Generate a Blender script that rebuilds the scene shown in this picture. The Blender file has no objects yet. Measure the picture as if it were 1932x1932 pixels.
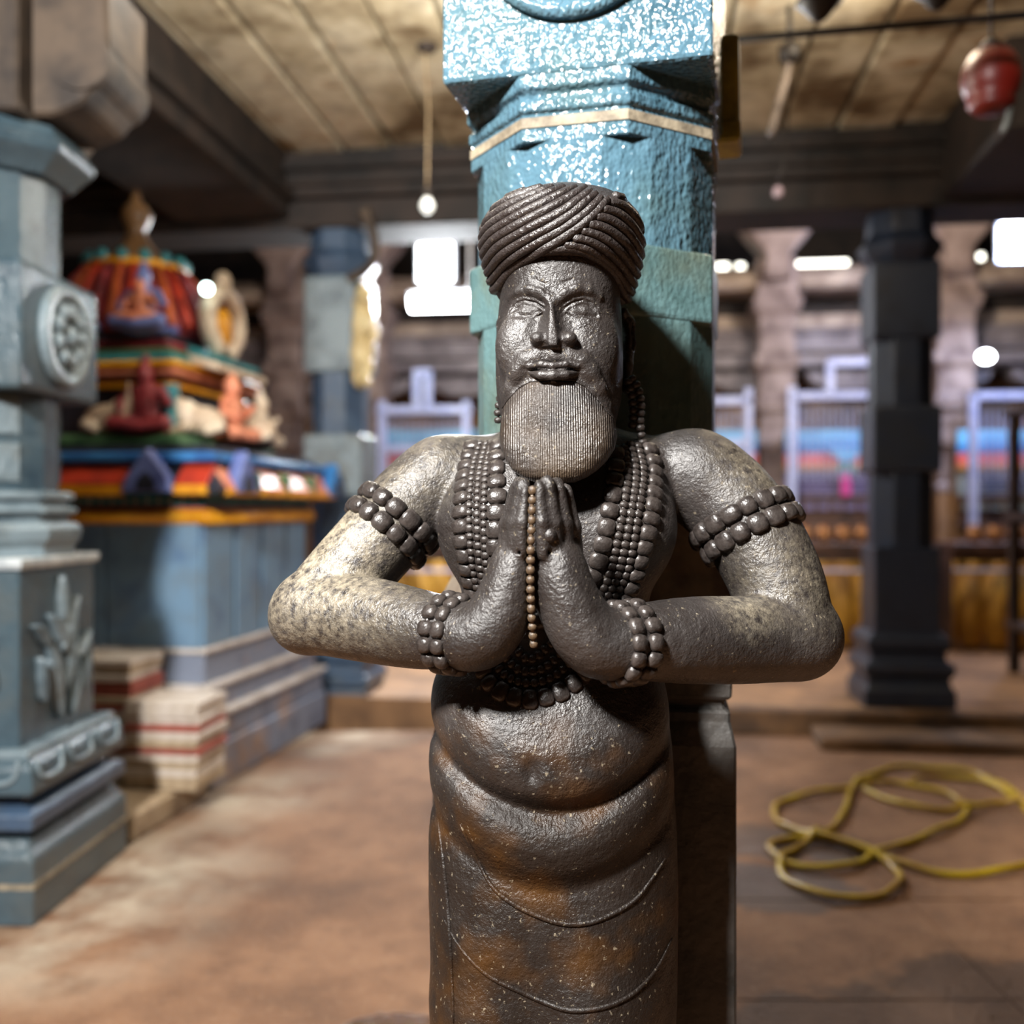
import bpy, bmesh, math, random
import numpy as np
from mathutils import Vector, Matrix

random.seed(7)
rng = np.random.default_rng(7)
scene = bpy.context.scene
COL = scene.collection
PI = math.pi

# ------------------------------------------------------------------ camera
CAMZ = 1.30
cam_d = bpy.data.cameras.new('camera')
cam = bpy.data.objects.new('camera', cam_d)
COL.objects.link(cam)
cam.location = (0, 0, CAMZ)
cam.rotation_euler = (PI / 2, 0, 0)
cam_d.sensor_width = 36.0
cam_d.lens = 36.0
cam_d.clip_start = 0.05
cam_d.clip_end = 100
cam_d.dof.use_dof = True
cam_d.dof.focus_distance = 1.36
cam_d.dof.aperture_fstop = 1.9
scene.camera = cam

# ------------------------------------------------------------------ world, large lights, exposure
world = bpy.data.worlds.new('world')
scene.world = world
world.use_nodes = True
world.node_tree.nodes['Background'].inputs[0].default_value = (0.75, 0.80, 1.0, 1)
world.node_tree.nodes['Background'].inputs[1].default_value = 0.035

scene.view_settings.view_transform = 'Standard'
scene.view_settings.look = 'None'
scene.view_settings.gamma = 1.0
scene.view_settings.use_curve_mapping = False
scene.view_settings.exposure = 0.12
scene.cycles.max_bounces = 5
scene.cycles.diffuse_bounces = 3
scene.cycles.glossy_bounces = 2
scene.cycles.adaptive_threshold = 0.07
scene.cycles.caustics_reflective = False
scene.cycles.caustics_refractive = False


def area_light(name, loc, target, size, power, col=(1, 1, 1), size_y=None):
    d = bpy.data.lights.new(name, 'AREA')
    d.size = size
    if size_y:
        d.shape = 'RECTANGLE'
        d.size_y = size_y
    d.energy = power
    d.color = col
    o = bpy.data.objects.new(name, d)
    COL.objects.link(o)
    o.location = loc
    o.rotation_euler = (Vector(target) - Vector(loc)).to_track_quat('-Z', 'Y').to_euler()
    return o


def point_light(name, loc, radius, power, col):
    d = bpy.data.lights.new(name, 'POINT')
    d.shadow_soft_size = radius
    d.energy = power
    d.color = col
    o = bpy.data.objects.new(name, d)
    COL.objects.link(o)
    o.location = loc
    return o


# flood lamp hung from the ceiling behind the photographer, to the left
area_light('flood_lamp_light', (-1.35, -0.80, 3.42), (0.1, 1.5, 1.4), 0.40, 460, (1.0, 0.97, 0.93))
# unseen fill lights added above the frame, over the left aisle and right bay
point_light('aisle_fill_light', (-0.75, 2.3, 3.2), 0.12, 18, (1.0, 0.93, 0.80))
point_light('aisle_fill_light', (-1.05, 3.85, 3.42), 0.12, 26, (1.0, 0.93, 0.82))
point_light('bay_fill_light', (1.5, 4.1, 3.42), 0.15, 34, (1.0, 0.84, 0.64))
# unseen fill light added behind the statue's pillar to brighten ceiling and shrine
point_light('back_fill_light', (-0.06, 4.2, 2.8), 0.10, 62, (1.0, 0.93, 0.80))
# unseen fill lights added in the far bay, hidden by the beam
point_light('far_fill_light', (2.9, 7.7, 3.8), 0.2, 200, (1.0, 0.86, 0.74))
point_light('far_fill_light', (-0.9, 7.7, 3.8), 0.2, 100, (1.0, 0.86, 0.74))

# ------------------------------------------------------------------ pixel <-> place helpers
F = 1932.0


def W(px, py, Y):
    return Vector(((px - 966.0) / F * Y, Y, CAMZ + (966.0 - py) / F * Y))


def on_floor(px, py, z=0.0):
    Y = (CAMZ - z) * F / (py - 966.0)
    return Vector(((px - 966.0) / F * Y, Y, z))


YAW = 0.126                       # the hall runs away from the camera a little to the right
CY, SY = math.cos(YAW), math.sin(YAW)


def HP(px, py, v):
    """point in the hall's own frame (u across, v along) seen at a pixel, at hall depth v"""
    t = (px - 966.0) / F
    Y = v / (SY * t + CY)
    return Vector((Y * (CY * t - SY), v, CAMZ + (966.0 - py) / F * Y))


def hall_to_world(p):
    return Vector((p[0] * CY + p[1] * SY, -p[0] * SY + p[1] * CY, p[2]))


# ------------------------------------------------------------------ materials
def rgb(r, g, b):
    def f(c):
        c /= 255.0
        return c / 12.92 if c <= 0.04045 else ((c + 0.055) / 1.055) ** 2.4
    return (f(r), f(g), f(b), 1)


class NT:
    def __init__(s, name):
        s.m = bpy.data.materials.new(name)
        s.m.use_nodes = True
        s.t = s.m.node_tree
        s.n = s.t.nodes
        s.b = s.n['Principled BSDF']
        s.tc = s.n.new('ShaderNodeTexCoord')

    def link(s, a, b):
        s.t.links.new(a, b)

    def noise(s, scale, detail=3, rough=0.55, stretch=None, coord='Object'):
        nz = s.n.new('ShaderNodeTexNoise')
        detail = min(detail, 4)
        nz.inputs['Scale'].default_value = scale
        nz.inputs['Detail'].default_value = detail
        nz.inputs['Roughness'].default_value = rough
        if stretch:
            mp = s.n.new('ShaderNodeMapping')
            mp.inputs['Scale'].default_value = stretch
            s.link(s.tc.outputs[coord], mp.inputs['Vector'])
            s.link(mp.outputs[0], nz.inputs['Vector'])
        else:
            s.link(s.tc.outputs[coord], nz.inputs['Vector'])
        return nz.outputs['Fac']

    def ramp(s, fac, stops):
        r = s.n.new('ShaderNodeValToRGB')
        e = r.color_ramp.elements
        while len(e) < len(stops):
            e.new(0.5)
        for el, (p, c) in zip(e, stops):
            el.position = p
            el.color = c if len(c) == 4 else (*c, 1)
        s.link(fac, r.inputs[0])
        return r.outputs[0]

    def val(s, fac, lo, hi):
        r = s.n.new('ShaderNodeMapRange')
        r.inputs['From Min'].default_value = lo
        r.inputs['From Max'].default_value = hi
        s.link(fac, r.inputs['Value'])
        return r.outputs[0]

    def mix(s, fac, a, b):
        m = s.n.new('ShaderNodeMix')
        m.data_type = 'RGBA'
        if isinstance(fac, (int, float)):
            m.inputs[0].default_value = fac
        else:
            s.link(fac, m.inputs[0])
        for v, i in ((a, 6), (b, 7)):
            if isinstance(v, tuple):
                m.inputs[i].default_value = v
            else:
                s.link(v, m.inputs[i])
        return m.outputs[2]

    def math(s, op, a, b):
        m = s.n.new('ShaderNodeMath')
        m.operation = op
        for v, i in ((a, 0), (b, 1)):
            if isinstance(v, (int, float)):
                m.inputs[i].default_value = v
            else:
                s.link(v, m.inputs[i])
        return m.outputs[0]

    def blob(s, c, r, soft=1.0):
        """1 inside a ball-shaped patch (worn or stained spot), fading outwards"""
        d = s.n.new('ShaderNodeVectorMath')
        d.operation = 'DISTANCE'
        s.link(s.tc.outputs['Object'], d.inputs[0])
        d.inputs[1].default_value = c
        m = s.n.new('ShaderNodeMapRange')
        m.inputs['From Min'].default_value = r * (1 + soft)
        m.inputs['From Max'].default_value = r * max(0.0, 1 - soft)
        s.link(d.outputs['Value'], m.inputs['Value'])
        return m.outputs[0]

    def bump(s, h, strength, dist=0.01, prev=None):
        b = s.n.new('ShaderNodeBump')
        b.inputs['Strength'].default_value = strength
        b.inputs['Distance'].default_value = dist
        s.link(h, b.inputs['Height'])
        if prev:
            s.link(prev, b.inputs['Normal'])
        return b.outputs[0]

    def out(s, color=None, rough=None, normal=None, metal=None, spec=None, coat=None):
        for v, k in ((color, 'Base Color'), (rough, 'Roughness'), (normal, 'Normal'), (metal, 'Metallic'), (spec, 'Specular IOR Level'), (coat, 'Coat Weight')):
            if v is None:
                continue
            if isinstance(v, (int, float, tuple)):
                s.b.inputs[k].default_value = v
            else:
                s.link(v, s.b.inputs[k])
        return s.m


MATS = {}


def plain(name, c1, c2=None, scale=12, rough=0.5, bump=0.0, bscale=80, metal=0.0, coat=0.0):
    """a paint, stone or wood of two mottled tones with a fine relief"""
    if name in MATS:
        return MATS[name]
    t = NT(name)
    c2 = c2 or tuple(c * 0.72 for c in c1[:3]) + (1,)
    col = t.ramp(t.noise(scale, 5), [(0.35, c2), (0.62, c1)])
    nrm = t.bump(t.noise(bscale, 4), bump, 0.004) if bump else None
    MATS[name] = t.out(col, rough, nrm, metal, None, coat)
    return MATS[name]


def glow(name, col, strength):
    if name in MATS:
        return MATS[name]
    t = NT(name)
    t.b.inputs['Base Color'].default_value = (0.8, 0.8, 0.8, 1)
    t.b.inputs['Emission Color'].default_value = (*col, 1)
    t.b.inputs['Emission Strength'].default_value = strength
    MATS[name] = t.m
    return t.m


# ------------------------------------------------------------------ objects
def add_obj(name, me, m=None, parent=None, smooth=False):
    if m:
        me.materials.append(m)
    o = bpy.data.objects.new(name, me)
    COL.objects.link(o)
    if parent:
        o.parent = parent
    if smooth:
        me.polygons.foreach_set('use_smooth', np.ones(len(me.polygons), dtype=bool))
    return o


def tag(o, label=None, cat=None, group=None, kind=None):
    if label:
        o['label'] = label
    if cat:
        o['category'] = cat
    if group:
        o['group'] = group
    if kind:
        o['kind'] = kind
    return o


def empty(name, loc=(0, 0, 0), rz=0.0, parent=None):
    o = bpy.data.objects.new(name, None)
    o.empty_display_size = 0.05
    COL.objects.link(o)
    o.location = loc
    o.rotation_euler = (0, 0, rz)
    if parent:
        o.parent = parent
    return o


def attach(o, root):
    o.parent = root
    o.matrix_parent_inverse = root.matrix_basis.inverted()
    return o


class MB:
    """collects shapes, then links them as one mesh object"""
    def __init__(s):
        s.v, s.f = [], []

    def add(s, vs, fs):
        k = len(s.v)
        s.v += [tuple(v) for v in vs]
        s.f += [tuple(i + k for i in f) for f in fs]
        return s

    def box(s, x0, x1, y0, y1, z0, z1):
        vs = [(x, y, z) for z in (z0, z1) for (x, y) in ((x0, y0), (x1, y0), (x1, y1), (x0, y1))]
        return s.add(vs, [(3, 2, 1, 0), (4, 5, 6, 7), (0, 1, 5, 4), (1, 2, 6, 5), (2, 3, 7, 6), (3, 0, 4, 7)])

    def rings(s, rings, cap=True, closed=True):
        n = len(rings[0])
        vs = [p for r in rings for p in r]
        fs = []
        for i in range(len(rings) - 1):
            for j in range(n if closed else n - 1):
                a, b = i * n + j, i * n + (j + 1) % n
                fs.append((a, b, b + n, a + n))
        if cap:
            fs.append(tuple(range(n - 1, -1, -1)))
            fs.append(tuple((len(rings) - 1) * n + j for j in range(n)))
        return s.add(vs, fs)

    def stack(s, secs, cx=0, cy=0, rot=0.0):
        """secs: (sides, half flat-to-flat width, z): polygonal column sections; a change of sides starts a new prism"""
        i = 0
        while i < len(secs):
            n = secs[i][0]
            j = i
            rs = []
            while j < len(secs) and secs[j][0] == n:
                _, a, z = secs[j][:3]
                R = a / math.cos(PI / n)
                rs.append([(cx + R * math.cos(rot + 2 * PI * (k + .5) / n), cy + R * math.sin(rot + 2 * PI * (k + .5) / n), z) for k in range(n)])
                j += 1
            if len(rs) > 1:
                s.rings(rs)
            i = j
        return s

    def sqstack(s, secs, cx=0, cy=0):
        """secs: (half x, half y, z)"""
        rs = [[(cx - a, cy - b, z), (cx + a, cy - b, z), (cx + a, cy + b, z), (cx - a, cy + b, z)] for a, b, z in secs]
        return s.rings(rs)

    def lathe(s, prof, c=(0, 0, 0), n=20):
        rs = [[(c[0] + max(r, 1e-4) * math.cos(2 * PI * k / n), c[1] + max(r, 1e-4) * math.sin(2 * PI * k / n), c[2] + z) for k in range(n)] for r, z in prof]
        return s.rings(rs)

    def tube(s, pts, rad, n=8, cap=True):
        pts = [Vector(p) for p in pts]
        rads = rad if isinstance(rad, (list, tuple)) else [rad] * len(pts)
        rs = []
        up = None
        for i, p in enumerate(pts):
            t = (pts[min(i + 1, len(pts) - 1)] - pts[max(i - 1, 0)])
            t = t.normalized() if t.length > 1e-9 else Vector((0, 0, 1))
            if up is None:
                up = Vector((0, 0, 1)) if abs(t.z) < .9 else Vector((1, 0, 0))
            a = t.cross(up)
            a = a.normalized() if a.length > 1e-6 else t.orthogonal().normalized()
            b = a.cross(t).normalized()
            up = b
            rs.append([p + rads[i] * (math.cos(2 * PI * k / n) * a + math.sin(2 * PI * k / n) * b) for k in range(n)])
        return s.rings(rs, cap)

    def ball(s, c, r, nu=10, nv=6, rot=None, squarish=1.0):
        r = (r, r, r) if isinstance(r, (int, float)) else r
        c = Vector(c)
        vs = [Vector((0, 0, -r[2]))]
        for i in range(1, nv):
            a = -PI / 2 + PI * i / nv
            vs += [Vector((r[0] * math.cos(a) * math.cos(2 * PI * k / nu), r[1] * math.cos(a) * math.sin(2 * PI * k / nu), r[2] * math.sin(a))) for k in range(nu)]
        vs.append(Vector((0, 0, r[2])))
        if squarish != 1.0:
            vs = [Vector([math.copysign(abs(q) ** squarish, q) for q in v]) for v in vs]
            vs = [v / max(1.0, v.length) ** .55 for v in vs]
        if rot:
            vs = [rot @ v for v in vs]
        fs = []
        for k in range(nu):
            k2 = (k + 1) % nu
            fs.append((0, 1 + k2, 1 + k))
            for i in range(nv - 2):
                a = 1 + i * nu
                fs.append((a + k, a + k2, a + nu + k2, a + nu + k))
            a = 1 + (nv - 2) * nu
            fs.append((a + k, a + k2, len(vs) - 1))
        return s.add([c + v for v in vs], fs)

    def extrude(s, poly, d0, d1, axis='y'):
        """outline in two axes, given thickness along the third"""
        f = {'y': lambda p, d: (p[0], d, p[1]), 'x': lambda p, d: (d, p[0], p[1]), 'z': lambda p, d: (p[0], p[1], d)}[axis]
        n = len(poly)
        vs = [f(p, d0) for p in poly] + [f(p, d1) for p in poly]
        fs = [tuple(range(n)), tuple(range(2 * n - 1, n - 1, -1))] + [(i, n + i, n + (i + 1) % n, (i + 1) % n) for i in range(n)]
        return s.add(vs, fs)

    def build(s, name, m, parent=None, smooth=False, bevel=0.0, loc=None):
        me = bpy.data.meshes.new(name)
        me.from_pydata(s.v, [], s.f)
        bm = bmesh.new()
        bm.from_mesh(me)
        bmesh.ops.recalc_face_normals(bm, faces=bm.faces)
        if bevel:
            es = [e for e in bm.edges if len(e.link_faces) == 2 and e.calc_face_angle(0) > 0.35]
            bmesh.ops.bevel(bm, geom=es, offset=bevel, segments=1, affect='EDGES', clamp_overlap=True)
        bm.to_mesh(me)
        bm.free()
        o = add_obj(name, me, m, parent, smooth)
        if loc:
            o.location = loc
        return o


def spline(pts, per=8):
    """Catmull-Rom through the points"""
    P = [Vector(p) for p in pts]
    P = [P[0] * 2 - P[1]] + P + [P[-1] * 2 - P[-2]]
    out = []
    for i in range(1, len(P) - 2):
        for k in range(per):
            t = k / per
            a, b, c, d = P[i - 1], P[i], P[i + 1], P[i + 2]
            out.append(.5 * ((2 * b) + (c - a) * t + (2 * a - 5 * b + 4 * c - d) * t * t + (3 * b - a - 3 * c + d) * t ** 3))
    out.append(P[-2])
    return out


def resample(pts, step):
    out = [Vector(pts[0])]
    acc = 0.0
    for a, b in zip(pts, pts[1:]):
        L = (b - a).length
        while acc + L >= step:
            t = (step - acc) / L
            a = a + (b - a) * t
            out.append(a.copy())
            L = (b - a).length
            acc = 0.0
        acc += L
    return out


# ------------------------------------------------------------------ carving: a distance field, meshed as one continuous skin
class Carve:
    def __init__(s, lo, hi, h):
        s.lo = np.array(lo, dtype=np.float32)
        s.h = float(h)
        s.n = [int(math.ceil((b - a) / h)) + 1 for a, b in zip(lo, hi)]
        s.ax = [(s.lo[i] + h * np.arange(s.n[i])).astype(np.float32) for i in range(3)]
        s.d = np.full(s.n, 0.03, dtype=np.float32)

    def win(s, lo, hi, pad):
        sl = []
        for i in range(3):
            a = int(max(0, math.floor((lo[i] - pad - s.lo[i]) / s.h)))
            b = int(min(s.n[i], math.ceil((hi[i] + pad - s.lo[i]) / s.h) + 1))
            sl.append(slice(a, max(a, b)))
        x = s.ax[0][sl[0]][:, None, None]
        y = s.ax[1][sl[1]][None, :, None]
        z = s.ax[2][sl[2]][None, None, :]
        return tuple(sl), x, y, z

    def put(s, sl, f, k, cut=False):
        a = s.d[sl]
        f = f.astype(np.float32)
        if cut:
            if k > 0:
                h = np.clip(.5 - .5 * (a + f) / k, 0, 1)
                s.d[sl] = a * (1 - h) - f * h + k * h * (1 - h)
            else:
                s.d[sl] = np.maximum(a, -f)
        elif k > 0:
            h = np.clip(.5 + .5 * (f - a) / k, 0, 1)
            s.d[sl] = f * (1 - h) + a * h - k * h * (1 - h)
        else:
            s.d[sl] = np.minimum(a, f)

    def chain(s, pts, rs, k=0.008, cut=False, squash=(1, 1, 1)):
        """limb through points with its own radius at each"""
        pts = [np.array(p, dtype=np.float32) for p in pts]
        rs = [rs] * len(pts) if isinstance(rs, (int, float)) else rs
        for a, b, ra, rb in zip(pts, pts[1:], rs, rs[1:]):
            m = max(ra, rb)
            sl, x, y, z = s.win(np.minimum(a, b) - m, np.maximum(a, b) + m, k + 3 * s.h)
            ab = b - a
            L = float(ab @ ab) + 1e-12
            t = np.clip(((x - a[0]) * ab[0] + (y - a[1]) * ab[1] + (z - a[2]) * ab[2]) / L, 0, 1)
            q = np.sqrt(((x - a[0] - t * ab[0]) / squash[0]) ** 2 + ((y - a[1] - t * ab[1]) / squash[1]) ** 2 + ((z - a[2] - t * ab[2]) / squash[2]) ** 2)
            s.put(sl, q - (ra + t * (rb - ra)), k, cut)

    def ell(s, c, r, k=0.008, cut=False, rot=None):
        c = np.array(c, dtype=np.float32)
        m = max(r) if rot is not None else np.array(r)
        sl, x, y, z = s.win(c - m, c + m, k + 3 * s.h)
        X, Y, Z = x - c[0], y - c[1], z - c[2]
        if rot is not None:
            R = np.array(rot.inverted(), dtype=np.float32)
            X, Y, Z = (R[i][0] * X + R[i][1] * Y + R[i][2] * Z for i in range(3))
        k0 = np.sqrt((X / r[0]) ** 2 + (Y / r[1]) ** 2 + (Z / r[2]) ** 2)
        k1 = np.sqrt((X / r[0] ** 2) ** 2 + (Y / r[1] ** 2) ** 2 + (Z / r[2] ** 2) ** 2) + 1e-6
        s.put(sl, k0 * (k0 - 1) / k1, k, cut)

    def loft(s, rows, n=2.2, k=0.0, warp=None, soft=9):
        """rows: (py, left px, right px, front Y, back Y) from top to bottom"""
        T = []
        for py, L, R, yf, yb in rows:
            ym = .55 * yf + .45 * yb
            T.append((CAMZ + (966 - py) / F * yf * .5 + (966 - py) / F * ym * .5, (L - 966) / F * ym, (R - 966) / F * ym, yf, yb))
        T = np.array(sorted(T), dtype=np.float64)
        zz = np.linspace(T[0, 0], T[-1, 0], 500)
        cols = []
        for j in range(1, 5):
            c = np.interp(zz, T[:, 0], T[:, j])
            w = np.hanning(2 * soft + 1)
            c = np.convolve(np.pad(c, soft, mode='reflect', reflect_type='odd'), w / w.sum(), 'valid')
            cols.append(c)
        L, R, yf, yb = cols
        sl, x, y, z = s.win((L.min(), yf.min(), zz[0]), (R.max(), yb.max(), zz[-1]), 0.02)
        zw = z
        if warp:
            zw = warp(x, y, z)
        it = lambda c: np.interp(zw, zz, c).astype(np.float32)
        l, r, f, b = it(L), it(R), it(yf), it(yb)
        A, B = (r - l) / 2, (b - f) / 2
        q = (np.abs((x - (l + r) / 2) / A) ** n + np.abs((y - (f + b) / 2) / B) ** n) ** (1.0 / n)
        d = (q - 1) * np.minimum(A, B)
        over = np.maximum(zw - zz[-1], zz[0] - zw)
        d = np.maximum(d, over)
        s.put(sl, d, k)

    def sample(s, p):
        q = [(p[i] - s.lo[i]) / s.h for i in range(3)]
        i0 = [int(min(max(math.floor(v), 0), s.n[j] - 2)) for j, v in enumerate(q)]
        f = [q[j] - i0[j] for j in range(3)]
        c = s.d[i0[0]:i0[0] + 2, i0[1]:i0[1] + 2, i0[2]:i0[2] + 2]
        c = c[0] * (1 - f[0]) + c[1] * f[0]
        c = c[0] * (1 - f[1]) + c[1] * f[1]
        return float(c[0] * (1 - f[2]) + c[1] * f[2])

    def normal(s, p):
        e = s.h * 1.2
        g = Vector([s.sample((p[0] + e * (i == 0), p[1] + e * (i == 1), p[2] + e * (i == 2))) - s.sample((p[0] - e * (i == 0), p[1] - e * (i == 1), p[2] - e * (i == 2))) for i in range(3)])
        return g.normalized() if g.length > 1e-9 else Vector((0, -1, 0))

    def hit(s, px, py, y0=None):
        """where the line of sight through a pixel meets the carved surface"""
        y = y0 or s.ax[1][0]
        prev = y
        while y < s.ax[1][-1]:
            if s.sample(W(px, py, y)) < 0:
                a, b = prev, y
                for _ in range(8):
                    m = (a + b) / 2
                    if s.sample(W(px, py, m)) < 0:
                        b = m
                    else:
                        a = m
                return W(px, py, b)
            prev = y
            y += s.h * .7
        return None

    def outward(s, c, dirv, rmax=0.12):
        """from a point inside, walk outwards to the surface"""
        r = 0.0
        while r < rmax:
            p = c + dirv * r
            if s.sample(p) > 0:
                return p
            r += s.h * .4
        return None

    def settle(s, p):
        p = Vector(p)
        for _ in range(6):
            p = p - s.normal(p) * s.sample(p)
        return p

    def mesh(s, name):
        d = s.d.copy()
        for i in range(3):                                  # close the skin at the block's faces
            a = [slice(None)] * 3
            a[i] = 0
            d[tuple(a)] = np.maximum(d[tuple(a)], 1e-4)
            a[i] = -1
            d[tuple(a)] = np.maximum(d[tuple(a)], 1e-4)
        S = d < 0
        cnt = np.zeros([n - 1 for n in d.shape], dtype=np.uint8)
        offs = [(i, j, k) for i in (0, 1) for j in (0, 1) for k in (0, 1)]
        sh = lambda A, o: A[o[0]:A.shape[0] - 1 + o[0], o[1]:A.shape[1] - 1 + o[1], o[2]:A.shape[2] - 1 + o[2]]
        for o in offs:
            cnt += sh(S, o)
        act = (cnt > 0) & (cnt < 8)
        I = np.stack(np.nonzero(act), 1)
        idx = np.full(act.shape, -1, dtype=np.int32)
        idx[act] = np.arange(len(I))
        acc = np.zeros((len(I), 3))
        num = np.zeros(len(I))
        g = lambda o: d[I[:, 0] + o[0], I[:, 1] + o[1], I[:, 2] + o[2]]
        for o in offs:
            for axis in range(3):
                if o[axis]:
                    continue
                o2 = list(o)
                o2[axis] = 1
                a, b = g(o), g(o2)
                c = (a < 0) != (b < 0)
                t = np.where(c, a / np.where(c, a - b, 1), 0)
                p = np.array(o, dtype=float)[None, :].repeat(len(I), 0)
                p[:, axis] += t
                acc[c] += p[c]
                num[c] += 1
        V = (I + acc / num[:, None]) * s.h + s.lo[None, :]
        quads = []
        for axis in range(3):
            a = [slice(None)] * 3
            b = [slice(None)] * 3
            a[axis] = slice(0, -1)
            b[axis] = slice(1, None)
            A, B = S[tuple(a)], S[tuple(b)]
            E = np.stack(np.nonzero(A != B), 1)
            u, v = [(1, 2), (2, 0), (0, 1)][axis]
            E = E[(E[:, u] > 0) & (E[:, v] > 0) & (E[:, u] < d.shape[u] - 1) & (E[:, v] < d.shape[v] - 1)]
            ins = S[E[:, 0], E[:, 1], E[:, 2]]

            def cell(du, dv):
                q = E.copy()
                q[:, u] -= du
                q[:, v] -= dv
                return idx[q[:, 0], q[:, 1], q[:, 2]]
            Q = np.stack([cell(1, 1), cell(0, 1), cell(0, 0), cell(1, 0)], 1)
            Q[~ins] = Q[~ins][:, ::-1]
            quads.append(Q)
        Q = np.concatenate(quads)
        Q = Q[(Q >= 0).all(1)]
        # one light smoothing pass takes the grid out of the surface
        for _ in range(2):
            sm = np.zeros_like(V)
            c = np.zeros(len(V))
            for e in range(4):
                i, j = Q[:, e], Q[:, (e + 1) % 4]
                for ax_ in range(3):
                    sm[:, ax_] += np.bincount(i, V[j, ax_], len(V)) + np.bincount(j, V[i, ax_], len(V))
                c += np.bincount(i, minlength=len(V)) + np.bincount(j, minlength=len(V))
            V = V * .6 + .4 * sm / np.maximum(c, 1)[:, None]
        me = bpy.data.meshes.new(name)
        me.vertices.add(len(V))
        me.vertices.foreach_set('co', V.astype(np.float32).ravel())
        me.loops.add(Q.size)
        me.loops.foreach_set('vertex_index', Q.astype(np.int32).ravel())
        me.polygons.add(len(Q))
        me.polygons.foreach_set('loop_start', np.arange(0, Q.size, 4, dtype=np.int32))
        me.polygons.foreach_set('use_smooth', np.ones(len(Q), dtype=bool))
        me.update(calc_edges=True)
        me.validate()
        return me


# ================================================================== the setting
def hall(o):
    """turn an object built in the hall's frame into place"""
    o.rotation_euler = (0, 0, -YAW)
    return o


# ---- floor materials
def floor_material(name, warm=1.0):
    t = NT(name)
    a = t.noise(1.3, 6, .6)
    col = t.ramp(a, [(0.30, rgb(84, 56, 34)), (0.48, rgb(122, 86, 58)), (0.62, rgb(144, 106, 76)), (0.78, rgb(108, 76, 48))])
    col = t.mix(t.math('MULTIPLY', t.val(t.noise(9, 5, .65), .45, .7), .45), col, rgb(88, 58, 36))
    col = t.mix(t.math('MULTIPLY', t.val(t.noise(45, 3), .55, .75), .35), col, rgb(160, 128, 98))
    # dry pale dust along the foot of the pillars and shrine
    edge = t.noise(3.0, 5, .6)
    pts = [on_floor(60, 1760), on_floor(230, 1640), on_floor(420, 1500), on_floor(610, 1385), on_floor(740, 1330)]
    for p in pts:
        m = t.math('MULTIPLY', t.blob(p, .34, .9), t.val(edge, .36, .62))
        col = t.mix(t.math('MULTIPLY', m, .75), col, rgb(206, 194, 172))
    # water spilt near the hose and by the statue's foot; dark patches bottom right
    wet_dark = None
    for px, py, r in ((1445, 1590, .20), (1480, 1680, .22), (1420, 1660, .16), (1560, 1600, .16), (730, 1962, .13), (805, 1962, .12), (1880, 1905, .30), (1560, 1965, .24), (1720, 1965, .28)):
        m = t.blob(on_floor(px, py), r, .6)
        wet_dark = m if wet_dark is None else t.math('MAXIMUM', wet_dark, m)
    wet_dark = t.val(t.math('ADD', wet_dark, t.math('MULTIPLY', t.math('SUBTRACT', t.noise(6, 4), .5), .9)), .38, .52)
    col = t.mix(t.math('MULTIPLY', wet_dark, .62), col, rgb(46, 36, 32))
    pud = t.math('MULTIPLY', wet_dark, t.math('MAXIMUM', t.blob(on_floor(700, 1930), .35, .5), t.math('MULTIPLY', t.blob(on_floor(1445, 1640), .35, .5), .6)))
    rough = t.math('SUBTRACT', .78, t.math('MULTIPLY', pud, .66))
    nrm = t.bump(t.noise(48, 4, .7), .8, .02)
    return t.out(col, rough, nrm)


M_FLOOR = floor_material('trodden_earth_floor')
M_CEIL = None
t = NT('stained_ceiling_stone')
c = t.ramp(t.noise(1.6, 6, .62), [(0.36, rgb(104, 86, 62)), (0.47, rgb(180, 168, 142)), (0.57, rgb(216, 208, 186)), (0.67, rgb(150, 116, 72))])
c = t.mix(t.math('MULTIPLY', t.val(t.noise(5, 5), .5, .72), .55), c, rgb(84, 66, 46))
M_CEIL = t.out(c, .8, t.bump(t.noise(22, 5), .4, .01))
M_DARKSTONE = plain('dark_stone', rgb(48, 38, 32), rgb(24, 19, 17), 6, .75, .5, 30)  # dark tone makes up for ambient light that is too strong
M_BEAM = plain('dark_beam_stone', rgb(44, 34, 29), rgb(18, 14, 13), 5, .75, .5, 26)  # darkened further so the dim beams stay near black
M_PALE = plain('pale_granite', rgb(186, 168, 150), rgb(132, 114, 102), 5, .65, .4, 30)
M_GREY = plain('grey_granite', rgb(150, 142, 144), rgb(104, 96, 100), 6, .65, .4, 30)
M_WARMWALL = plain('warm_plaster', rgb(168, 128, 90), rgb(120, 88, 62), 4, .75, .2, 30)

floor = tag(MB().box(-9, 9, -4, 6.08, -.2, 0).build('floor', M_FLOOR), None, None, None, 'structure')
# paving slabs let into the floor on the hose's side, thin joints between them
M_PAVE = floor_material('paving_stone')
xs = [.55, 1.32, 2.16, 2.95, 3.8, 4.6]
ys = [2.05, 2.72, 3.42, 4.02, 4.62, 5.32, 5.98]
for i in range(len(xs) - 1):
    for j in range(len(ys) - 1):
        jx = random.uniform(-.05, .05) * (i > 0)
        p = MB().box(xs[i] + .004, xs[i + 1] - .004, ys[j] + .004, ys[j + 1] - .004, -.05, .004 + random.uniform(0, .003)).build('paving_slab', M_PAVE, floor)

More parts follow.
